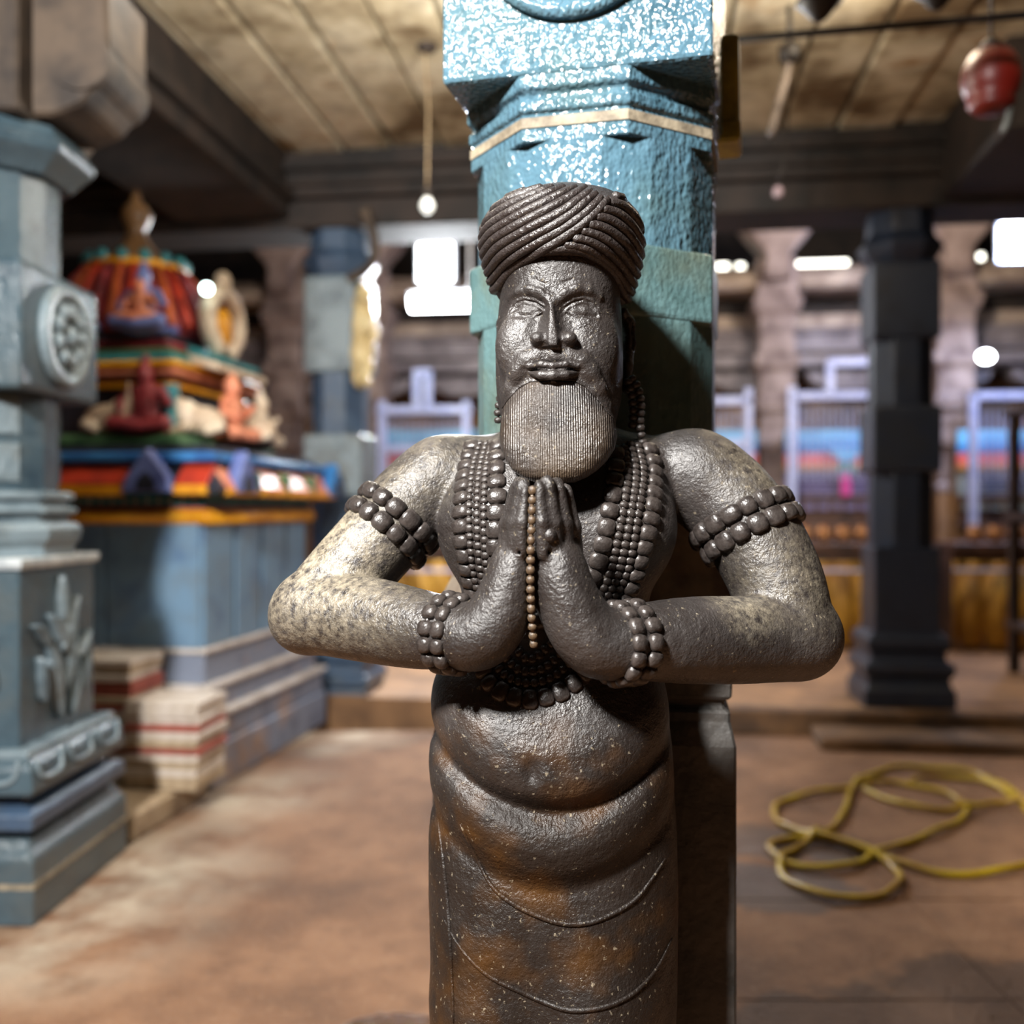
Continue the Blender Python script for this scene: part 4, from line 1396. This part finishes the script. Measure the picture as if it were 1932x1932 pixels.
G.loft([(795, 985, 1135, 1.47, 1.60), (812, 940, 1185, 1.455, 1.61), (835, 895, 1235, 1.44, 1.62), (880, 852, 1268, 1.42, 1.63), (950, 848, 1260, 1.405, 1.63), (1010, 852, 1253, 1.40, 1.63),
        (1060, 862, 1243, 1.40, 1.62), (1110, 872, 1228, 1.395, 1.62), (1160, 870, 1222, 1.385, 1.62), (1215, 858, 1228, 1.370, 1.62),
        (1270, 846, 1236, 1.352, 1.62), (1330, 828, 1246, 1.333, 1.62), (1400, 816, 1256, 1.316, 1.62), (1450, 812, 1261, 1.313, 1.62), (1480, 813, 1263, 1.321, 1.62),
        (1497, 820, 1263, 1.336, 1.62), (1507, 824, 1264, 1.346, 1.62), (1517, 818, 1265, 1.340, 1.62), (1545, 810, 1268, 1.326, 1.62), (1580, 808, 1270, 1.322, 1.62),
        (1615, 811, 1272, 1.332, 1.62), (1638, 818, 1272, 1.348, 1.62), (1652, 819, 1273, 1.354, 1.62), (1668, 813, 1274, 1.350, 1.62), (1720, 808, 1277, 1.346, 1.62),
        (1850, 808, 1280, 1.352, 1.62), (2050, 815, 1278, 1.37, 1.62), (2300, 830, 1265, 1.385, 1.62), (2560, 845, 1255, 1.40, 1.62), (2800, 850, 1250, 1.40, 1.62)], 2.25, 0, sag, 4)
# thighs under the cloth and the dimple of the navel
G.chain([W(1105, 1770, 1.43), W(1110, 1880, 1.425), W(1105, 2200, 1.43)], [.078, .084, .078], .04)
G.chain([W(938, 1770, 1.43), W(932, 1900, 1.43), W(930, 2200, 1.43)], [.068, .072, .07], .04)
G.ell(W(1002, 1462, 1.312), (.009, .010, .016), .012, True)
# chest muscles
G.ell(W(945, 1000, 1.455), (.085, .062, .075), .05)
G.ell(W(1155, 1000, 1.455), (.085, .062, .075), .05)
# shoulders and upper arms
LA = [W(840, 900, 1.525), W(790, 940, 1.515), W(735, 997, 1.495), W(662, 1078, 1.475), W(604, 1142, 1.455)]
LR = [.057, .060, .0575, .056, .052]
RA = [W(1305, 893, 1.525), W(1350, 925, 1.52), W(1408, 990, 1.50), W(1462, 1090, 1.475), W(1488, 1185, 1.455)]
RR = [.060, .066, .066, .063, .059]
limb(G, LA, LR, .012)
limb(G, RA, RR, .012)
G.chain([W(890, 880, 1.53), W(840, 900, 1.525)], [.045, .055], .03)
G.chain([W(1215, 880, 1.53), W(1305, 893, 1.525)], [.045, .058], .03)


def strand(path):
    pts = [G.hit(px, py) for px, py in path]
    return [p for p in pts if p is not None]


bead_mesh = {}


def bead_data(key, nu, nv):
    if key not in bead_mesh:
        o = MB().ball((0, 0, 0), 1.0, nu, nv, squarish=.62).build('bead', None, None, True)
        bead_mesh[key] = o.data
        bpy.data.objects.remove(o)
    return bead_mesh[key]


def bead(p, n, t, size, m, parent, base, key='small'):
    """size: along the string, across it, proud of the surface"""
    me = bead_data((key, m.name), 10 if key == 'big' else 8, 6 if key == 'big' else 5)
    if not me.materials:
        me.materials.append(m)
    o = bpy.data.objects.new('bead', me)
    COL.objects.link(o)
    n = n.normalized()
    t = (t - n * t.dot(n)).normalized()
    b = n.cross(t)
    j = [1 + random.uniform(-.09, .09) for _ in range(3)]
    R = Matrix((t * size[0] * j[0], b * size[1] * j[1], n * size[2] * j[2])).transposed().to_4x4()
    R.translation = p
    o.parent = parent
    o.matrix_basis = R
    return o


GARLANDS = [
    # (path in the picture, bead spacing, bead size, kind)
    ([(890, 842), (876, 890), (869, 950), (869, 1010), (876, 1060), (886, 1110), (894, 1150), (902, 1215), (920, 1284), (957, 1310), (997, 1320), (1035, 1314), (1070, 1298), (1112, 1260), (1150, 1200),
      (1178, 1140), (1203, 1080), (1224, 1000), (1235, 930), (1236, 880), (1222, 838)], .0205, (.0116, .0138, .0085), 'big'),
    ([(905, 838), (891, 890), (885, 954), (886, 1010), (891, 1070), (903, 1120), (916, 1180), (938, 1255), (965, 1282), (997, 1290), (1030, 1284), (1062, 1264), (1105, 1215), (1140, 1150), (1164, 1118), (1187, 1065), (1206, 954), (1214, 890), (1203, 838)], .0108, (.0060, .0070, .0054), 'small'),
    ([(917, 838), (904, 890), (900, 954), (901, 1010), (906, 1070), (917, 1120), (935, 1190), (955, 1240), (975, 1262), (997, 1268), (1025, 1262), (1050, 1240), (1095, 1190), (1132, 1140), (1150, 1118), (1171, 1065), (1193, 954), (1200, 890), (1189, 838)], .0108, (.0060, .0070, .0054), 'small'),
    ([(927, 838), (916, 890), (913, 954), (914, 1010), (918, 1070), (930, 1120), (960, 1200), (997, 1245), (1040, 1215), (1090, 1165), (1134, 1118), (1155, 1065), (1177, 954), (1184, 890), (1176, 838)], .0108, (.0060, .0070, .0054), 'small'),
    ([(938, 842), (937, 900), (938, 950), (935, 1000), (936, 1060), (955, 1130), (997, 1175), (1060, 1150), (1105, 1105), (1124, 1075), (1138, 1025), (1148, 975), (1156, 930), (1162, 880), (1160, 838)], .0235, (.0132, .0142, .0088), 'big'),
]
garland_jobs = []
for path, step, size, key in GARLANDS:
    pts = strand([tuple(p.xy) for p in spline([(a, b, 0) for a, b in path], 6)])
    garland_jobs.append((resample(pts, .003), resample(pts, step), size, key))
normals = [[G.normal(p) for p in job[1]] for job in garland_jobs]

# forearms
LF = [W(604, 1142, 1.455), W(590, 1155, 1.45), W(690, 1168, 1.405), W(790, 1187, 1.35), W(858, 1196, 1.315)]
limb(G, LF, [.050, .0525, .0555, .049, .040], .010)
RF = [W(1488, 1185, 1.455), W(1503, 1203, 1.45), W(1410, 1207, 1.41), W(1300, 1208, 1.36), W(1185, 1212, 1.312)]
limb(G, RF, [.058, .0560, .0570, .0545, .0445], .010)
G.ell(W(572, 1172, 1.465), (.036, .042, .036), .035)
G.ell(W(1516, 1208, 1.465), (.038, .042, .038), .035)
# hands: wrist bends up into the palm, four fingers standing side by side in depth, a thumb towards the chest
LH = [W(858, 1196, 1.315), W(905, 1200, 1.295), W(942, 1160, 1.288), W(962, 1100, 1.285), W(972, 1052, 1.285)]
limb(G, LH, [.038, .038, .034, .0285, .0235], .012, 4, (1, 1.12, 1))
RH = [W(1185, 1212, 1.312), W(1125, 1213, 1.295), W(1086, 1165, 1.288), W(1062, 1105, 1.285), W(1053, 1052, 1.285)]
limb(G, RH, [.042, .0395, .037, .0325, .027], .012, 4, (1, 1.12, 1))
# (base px, py, Y), (middle), (tip), radius
for side, fs in (('L', [((984, 1040, 1.258), (986, 985, 1.252), (996, 925, 1.254), .0092), ((972, 1042, 1.268), (975, 985, 1.262), (988, 914, 1.262), .0105),
                        ((962, 1042, 1.282), (966, 985, 1.277), (981, 912, 1.275), .0110), ((955, 1042, 1.298), (959, 990, 1.294), (974, 922, 1.292), .0108)]),
                 ('R', [((1026, 1042, 1.258), (1022, 985, 1.251), (1014, 918, 1.252), .0100), ((1046, 1044, 1.266), (1042, 985, 1.259), (1032, 910, 1.259), .0108),
                        ((1066, 1046, 1.280), (1062, 988, 1.273), (1050, 914, 1.272), .0112), ((1083, 1048, 1.298), (1079, 995, 1.291), (1066, 926, 1.290), .0112)])):
    for a, b, c, r in fs:
        A, B, C = W(*a), W(*b), W(*c)
        G.chain([A, B, C], [r * 1.12, r * 1.03, r * .86], .0022)
        G.ell(B, (r * 1.1, r * 1.1, r * 1.0), .004)
        # nail at the tip
        nrm = Vector((-.6 if side == 'L' else .6, -.8, 0))
        G.ell(C + nrm * r * .8 + Vector((0, 0, -.004)), (.0045, .003, .0075), .0015)
    # a shallow step where the fingers leave the palm
    xs = (948, 990) if side == 'L' else (1016, 1104)
    G.chain([W(xs[0], 1040, 1.262), W(sum(xs) / 2, 1044, 1.242), W(xs[1], 1042, 1.262)], .0028, .003, True)
# thumbs lie along the inner edge of the palm, on the chest side
G.chain([W(950, 1120, 1.315), W(968, 1075, 1.335), W(985, 1030, 1.345)], [.015, .013, .010], .006)
G.chain([W(1075, 1120, 1.315), W(1055, 1075, 1.335), W(1035, 1030, 1.345)], [.015, .013, .010], .006)
# the seam between the two hands
G.chain([W(1004, 905, 1.240), W(1003, 1000, 1.240), W(1003, 1120, 1.243), W(1005, 1215, 1.262)], [.004, .0055, .0065, .006], .003, True, (1, 4.5, 1))
# feet on the pedestal, under the hem
for px in (930, 1105):
    G.chain([W(px, 2560, 1.45), W(px, 2640, 1.34)], [.045, .036], .02)
body = attach(add_obj('body', G.mesh('body'), M_STONE), statue)

# ---- head
H = Carve((-0.055, 1.30, 1.325), (0.205, 1.60, 1.74), 0.0016)
H.loft([(430, 960, 1155, 1.39, 1.58), (500, 949, 1166, 1.374, 1.58), (550, 943, 1170, 1.374, 1.585), (600, 938, 1173, 1.376, 1.585), (650, 935, 1175, 1.374, 1.585), (700, 935, 1175, 1.372, 1.58),
        (750, 938, 1172, 1.370, 1.57), (800, 950, 1160, 1.380, 1.56), (850, 985, 1128, 1.43, 1.56), (910, 992, 1120, 1.46, 1.57)], 2.35, 0, None, 14)


def hp(px, py, out=0.0):
    p = H.hit(px, py)
    return p + H.normal(p) * out


# hollows of the eyes and beside the nose
for pts in ([(974, 586), (992, 582), (1012, 582)], [(1082, 581), (1100, 580), (1118, 586)]):
    H.chain([hp(px, py, .0065) for px, py in pts], [.012, .0135, .0125], .010, True, (1.2, .75, 1.0))
H.chain([hp(1018, 596, .005), hp(1004, 632, .004)], [.009, .005], .012, True, (1, .6, 1))
H.chain([hp(1070, 596, .005), hp(1086, 632, .004)], [.009, .005], .012, True, (1, .6, 1))
# cheeks
H.ell(W(972, 655, 1.404), (.026, .020, .036), .025)
H.ell(W(1122, 655, 1.404), (.028, .020, .036), .025)


def nose(C):
    """a wedge that widens downwards, with a flattened ridge and a flat underside"""
    z0, z1 = W(0, 652, 1.35).z, W(0, 556, 1.37).z
    sl, x, y, z = C.win((.02, 1.32, z0), (.10, 1.385, z1), .012)
    zz = np.array([W(0, py, 1.35).z for py in (656, 648, 636, 620, 600, 575, 556)])
    it = lambda v: np.interp(z, zz, v).astype(np.float32)
    w = it([.0290, .0290, .0280, .0215, .0160, .0115, .0100])
    h = it([.0430, .0440, .0440, .0400, .0330, .0240, .0150])
    xc = it([.0537, .0537, .0537, .0532, .0530, .0528, .0526])
    back = 1.386
    d = ((np.sqrt(((x - xc) / w) ** 2 + .0006) + (back - y) / h) - 1) * np.minimum(w, h) * .75
    d = np.maximum(d, (back - h * .80) - y)
    d = np.maximum(d, (z0 - z))
    d = np.maximum(d, (z - z1) * .5)
    C.put(sl, d, .005)


nose(H)
H.ell(W(1014, 639, 1.366), (.0105, .012, .0095), .006)
H.ell(W(1074, 639, 1.366), (.0105, .012, .0095), .006)
for px in (1027, 1061):
    H.ell(W(px, 651, 1.355), (.0055, .007, .0045), .003, True)
# brow ridges, arched, with a scored line above each
H.chain([hp(962, 560, -.001), hp(978, 550, -.001), hp(1000, 545, -.001), hp(1020, 552, -.001), hp(1035, 566, -.002)], [.003, .0042, .005, .0052, .005], .007)
H.chain([hp(1051, 566, -.002), hp(1066, 553, -.001), hp(1088, 544, -.001), hp(1112, 547, -.001), hp(1132, 560, -.001)], [.005, .0052, .005, .0042, .003], .007)
for path in ([(978, 541), (1000, 535), (1020, 541), (1032, 551)], [(1052, 551), (1066, 541), (1086, 533), (1112, 537)], [(1010, 528), (1030, 536)], [(1060, 534), (1080, 527)]):
    H.chain([hp(a, b, .0003) for a, b in path], .0013, .0015, True)
# eyeballs: almonds, then the rims of the lids
for ball, top, rim, low in (([(960, 602), (974, 592), (991, 587), (1009, 586), (1024, 586)], [(958, 604), (966, 588), (976, 577), (991, 571), (1010, 576), (1026, 586)],
                             [(956, 598), (965, 578), (976, 567), (991, 562), (1011, 566), (1029, 578)], [(958, 605), (984, 605), (1009, 596), (1026, 587)]),
                            ([(1130, 598), (1117, 590), (1100, 586), (1084, 585), (1069, 585)], [(1132, 600), (1126, 586), (1116, 576), (1100, 570), (1083, 575), (1067, 585)],
                             [(1136, 594), (1128, 577), (1117, 567), (1099, 561), (1081, 565), (1063, 577)], [(1132, 601), (1112, 604), (1089, 598), (1067, 587)])):
    H.chain([hp(a, b, -.0056) for a, b in ball], [.002, .0095, .0118, .0095, .003], .0012)
    H.chain([hp(a, b, .0002) for a, b in top], [.0016, .0027, .0032, .0032, .0028, .0018], .001)
    H.chain([hp(a, b, .0004) for a, b in rim], [.0011, .0019, .0022, .0022, .0020, .0014], .001)
    H.chain([hp(a, b, .0000) for a, b in low], [.0012, .0018, .0018, .0012], .001)
# moustache: broad and soft over the lip, drooping in a ridge down the cheek
for path in ([(1038, 671), (1014, 674), (992, 682), (976, 702), (964, 732), (954, 765)], [(1049, 671), (1074, 674), (1097, 682), (1114, 702), (1130, 730), (1146, 762)]):
    pp = [hp(a, b, .0005) for a, b in path]
    H.chain(pp, [.0075, .0088, .0085, .0072, .0058, .0035], .012, False, (1, .75, 1))
# mouth: the slit, then the lips
H.chain([hp(988, 697, .002), W(1015, 697, 1.352), W(1043, 698, 1.350), W(1072, 697, 1.352), hp(1097, 697, .002)], [.0035, .0060, .0066, .0060, .0035], .003, True)
H.chain([hp(996, 693, .0), W(1020, 687, 1.3595), W(1043, 690, 1.358), W(1068, 687, 1.3595), hp(1090, 693, .0)], [.0022, .0044, .0048, .0044, .0022], .002)
H.chain([hp(1000, 704, .0), W(1020, 707, 1.358), W(1043, 708, 1.3555), W(1068, 707, 1.358), hp(1088, 703, .0)], [.0025, .0055, .0066, .0055, .0025], .0025)
H.chain([hp(1010, 720, .002), hp(1043, 724, .002), hp(1078, 720, .002)], [.004, .006, .004], .006, True)
# ears with long lobes
for px, s in ((1177, 1), (958, -1)):
    H.chain([W(px, 592, 1.505), W(px + 9 * s, 612, 1.515), W(px + 10 * s, 650, 1.515), W(px + 7 * s, 690, 1.505), W(px + 4 * s, 735, 1.495)], [.009, .012, .0125, .010, .008], .006, False, (.75, 1.5, 1))
    H.chain([W(px + 15 * s, 615, 1.505), W(px + 16 * s, 655, 1.503)], [.005, .006], .004, True)
# the beard grows out of the jaw in one sweep; its combed front is then taken as a part of its own
H.loft([(716, 1000, 1088, 1.3690, 1.45), (726, 986, 1104, 1.3640, 1.455), (742, 968, 1126, 1.3590, 1.46), (762, 954, 1146, 1.3550, 1.465), (788, 945, 1161, 1.3510, 1.47), (820, 942, 1165, 1.347, 1.46), (845, 945, 1160, 1.341, 1.445), (868, 955, 1146, 1.338, 1.425),
        (886, 967, 1128, 1.337, 1.405), (900, 985, 1108, 1.339, 1.39), (910, 1010, 1085, 1.345, 1.38)], 2.3, .012, None, 8)
zb_x = np.array([0, .030, .045, .060, .075, .095])
zb_z = np.array([W(0, py, 1.36).z for py in (718, 718, 729, 750, 778, 800)])
cutz = np.interp(np.abs(H.ax[0] - .054), zb_x, zb_z).astype(np.float32)[:, None, None]
comb = np.maximum(H.ax[2][None, None, :] - cutz, H.ax[1][None, :, None] - 1.435)
whole = H.d
H.d = np.maximum(whole, -comb)
head = attach(add_obj('head', H.mesh('head'), M_STONE), statue)
H.d = np.maximum(whole, comb)
beard = attach(add_obj('beard', H.mesh('beard'), M_BEARD), statue)
H.d = whole

# ---- turban: a body wound round with thick coils
T = Carve((-0.075, 1.30, 1.56), (0.22, 1.64, 1.80), 0.0025)
T.loft([(350, 1035, 1095, 1.44, 1.50), (354, 1000, 1130, 1.415, 1.53), (363, 957, 1172, 1.385, 1.56), (385, 926, 1198, 1.358, 1.585), (410, 912, 1208, 1.350, 1.595), (440, 908, 1211, 1.350, 1.597), (466, 912, 1209, 1.356, 1.595),
        (484, 916, 1206, 1.363, 1.59), (496, 919, 1204, 1.372, 1.59), (512, 924, 1200, 1.388, 1.585), (535, 932, 1194, 1.405, 1.58), (560, 946, 1183, 1.43, 1.57), (572, 958, 1170, 1.45, 1.55)], 2.15, 0, None, 6)
turban = attach(add_obj('turban', T.mesh('turban'), M_ROPE), statue)


def cpx(a, b):
    return (840 + a / 3.1154, 320 + b / 3.1154)


COILS = [
    [(250, 262), (330, 190), (420, 145), (500, 118)],
    [(225, 305), (290, 232), (390, 172), (500, 128), (585, 104)],
    [(212, 352), (275, 276), (385, 206), (520, 145), (650, 100)],
    [(208, 402), (270, 322), (400, 240), (560, 160), (715, 98)],
    [(210, 452), (276, 368), (415, 280), (600, 184), (775, 100)],
    [(218, 502), (288, 413), (436, 320), (640, 213), (828, 106)],
    [(232, 556), (308, 458), (460, 362), (680, 248), (860, 122)],
    [(250, 604), (336, 500), (486, 405), (700, 290), (890, 134)],
    [(276, 648), (368, 540), (515, 445), (712, 335), (850, 232), (925, 152)],
    [(305, 692), (398, 580), (545, 486), (715, 385), (850, 285), (962, 165)],
    [(985, 150), (1060, 178), (1120, 225), (1150, 285)],
    [(950, 185), (1040, 212), (1110, 275), (1158, 360)],
    [(908, 228), (1010, 256), (1095, 328), (1163, 440)],
    [(872, 270), (980, 301), (1080, 382), (1160, 508)],
    [(832, 312), (950, 350), (1060, 436), (1146, 566)],
    [(790, 352), (910, 391), (1030, 482), (1126, 616)],
    [(742, 395), (870, 426), (1000, 518), (1100, 660)],
    [(690, 436), (830, 461), (965, 552), (1078, 700)],
    [(600, 474), (750, 462), (890, 520), (990, 612), (1046, 728)],
]
for i, path in enumerate(COILS):
    pts = []
    for q in spline([(*cpx(*p), 0) for p in path], 6):
        p = T.hit(q.x, q.y)
        if p is None:
            p = T.settle(W(q.x, q.y, 1.46))
        pts.append(p)
    # carry the coil on round the side, where the camera's own view of it ends
    if i < 10:
        a = pts[0]
        extra = [T.settle(Vector((a.x - .002, y, a.z + .004 * j))) for j, y in ((3, 1.55), (2, 1.52), (1, 1.49)) if y > a.y + .02]
        pts = extra + pts
    else:
        a = pts[-1]
        pts += [T.settle(Vector((a.x + .002, y, a.z + .004 * j))) for j, y in ((1, 1.49), (2, 1.52), (3, 1.55)) if y > a.y + .02]
    pts = resample(spline(pts, 3), .004)
    n = len(pts)
    rad = [.0074 if i == 9 else .0068] * n
    rad[0] = rad[-1] = .003
    c = MB().tube(pts, rad, 8).build('coil', M_ROPE, None, True)
    c.parent = turban

# ---- garlands of beads
for (cord, pts, size, key), nrm in zip(garland_jobs, normals):
    g = attach(MB().tube(cord, .0035, 6).build('garland', M_BEAD, None, True), statue)
    for i, (p, n) in enumerate(zip(pts, nrm)):
        t = pts[min(i + 1, len(pts) - 1)] - pts[max(i - 1, 0)]
        bead(p + n * size[2] * .05, n, t, size, M_BEAD, g, statue, key)


def bead_ring(name, c, axis, n, size, lift=.02, m=None):
    """a ring of beads round a limb"""
    m = m or M_BEAD
    axis = axis.normalized()
    e1 = axis.orthogonal().normalized()
    e2 = axis.cross(e1)
    loop = []
    for i in range(n):
        a = 2 * PI * i / n
        dv = (e1 * math.cos(a) + e2 * math.sin(a))
        p = G.outward(c, dv)
        if p is not None:
            loop.append((p, dv))
    if len(loop) < 3:
        return
    r = attach(MB().tube([p for p, _ in loop] + [loop[0][0]], .004, 6).build(name, m, None, True), statue)
    for i, (p, dv) in enumerate(loop):
        t = loop[(i + 1) % len(loop)][0] - loop[i - 1][0]
        bead(p + dv * size[2] * lift, dv, t, size, m, r, statue, 'big')


ax = LA[3] - LA[2]
bead_ring('armlet', W(752, 980, 1.50), ax, 15, (.0152, .0148, .0105))
bead_ring('armlet', W(727, 1005, 1.493), ax, 15, (.0152, .0148, .0105))
ax = RA[3] - RA[2]
bead_ring('armlet', W(1402, 978, 1.503), ax, 17, (.0158, .0150, .0112))
bead_ring('armlet', W(1420, 1010, 1.497), ax, 17, (.0158, .0150, .0112))
ax = LF[4] - LF[3]
bead_ring('bracelet', W(845, 1194, 1.322), ax, 14, (.0114, .0106, .0085))
bead_ring('bracelet', W(868, 1197, 1.311), ax, 14, (.0114, .0106, .0085))
ax = RF[4] - RF[3]
bead_ring('bracelet', W(1192, 1212, 1.316), ax, 15, (.0120, .0112, .0090))
bead_ring('bracelet', W(1163, 1213, 1.304), ax, 15, (.0120, .0112, .0090))

# ---- rosary hanging between the hands
pts = resample(spline([W(1005, 925, 1.251), W(1003, 985, 1.250), W(1001, 1050, 1.252), W(1001, 1120, 1.258), W(1004, 1180, 1.269), W(1008, 1225, 1.282)], 8), .0122)
ros = attach(MB().tube(pts, .003, 6).build('rosary', M_ROSARY, None, True), statue)
for i, p in enumerate(pts):
    t = pts[min(i + 1, len(pts) - 1)] - pts[max(i - 1, 0)]
    bead(p, Vector((0, -1, 0)), t, (.0060, .0058, .0055), M_ROSARY, ros, statue)
ringb = attach(MB().ball(W(1036, 1010, 1.250), (.0095, .008, .0095), 12, 8).build('finger_ring', M_STONE, None, True), statue)

# ---- ear strings of beads
for path in ([(1192, 715), (1204, 735), (1209, 765), (1207, 800), (1212, 835)], [(1186, 720), (1192, 750), (1194, 785), (1192, 812)], [(944, 752), (940, 775), (941, 800)]):
    pts = resample(spline([W(px, py, 1.475) for px, py in path], 6), .0105)
    es = attach(MB().tube(pts, .002, 6).build('ear_string', M_BEAD, None, True), statue)
    for i, p in enumerate(pts):
        t = pts[min(i + 1, len(pts) - 1)] - pts[max(i - 1, 0)]
        bead(p, Vector((0, -1, 0)), t, (.0056, .007, .007), M_BEAD, es, statue)

# ---- raised cords of the waist cloth
for path in ([(868, 1555), (895, 1610), (925, 1668), (960, 1700), (1010, 1726), (1060, 1742), (1105, 1742), (1150, 1727), (1195, 1700), (1225, 1665), (1255, 1620)],
             [(835, 1730), (870, 1790), (920, 1840), (985, 1872), (1030, 1892), (1070, 1905), (1110, 1905), (1155, 1895), (1200, 1870), (1240, 1825), (1268, 1770)],
             [(826, 1545), (836, 1620), (846, 1720), (852, 1830), (856, 1930)]):
    pts = strand([tuple(p.xy) for p in spline([(a, b, 0) for a, b in path], 6)])
    n = len(pts)
    attach(MB().tube(pts, [.0012 + .0026 * math.sin(PI * i / (n - 1)) ** .6 for i in range(n)], 8).build('waist_cord', M_STONE, None, True), statue)

# ---- pedestal under the feet
attach(MB().sqstack([(.24, .155, 0), (.24, .155, .06), (.225, .145, .075), (.225, .145, .10)], .075, 1.47).build('pedestal', M_STONE, None, False, .006), statue)
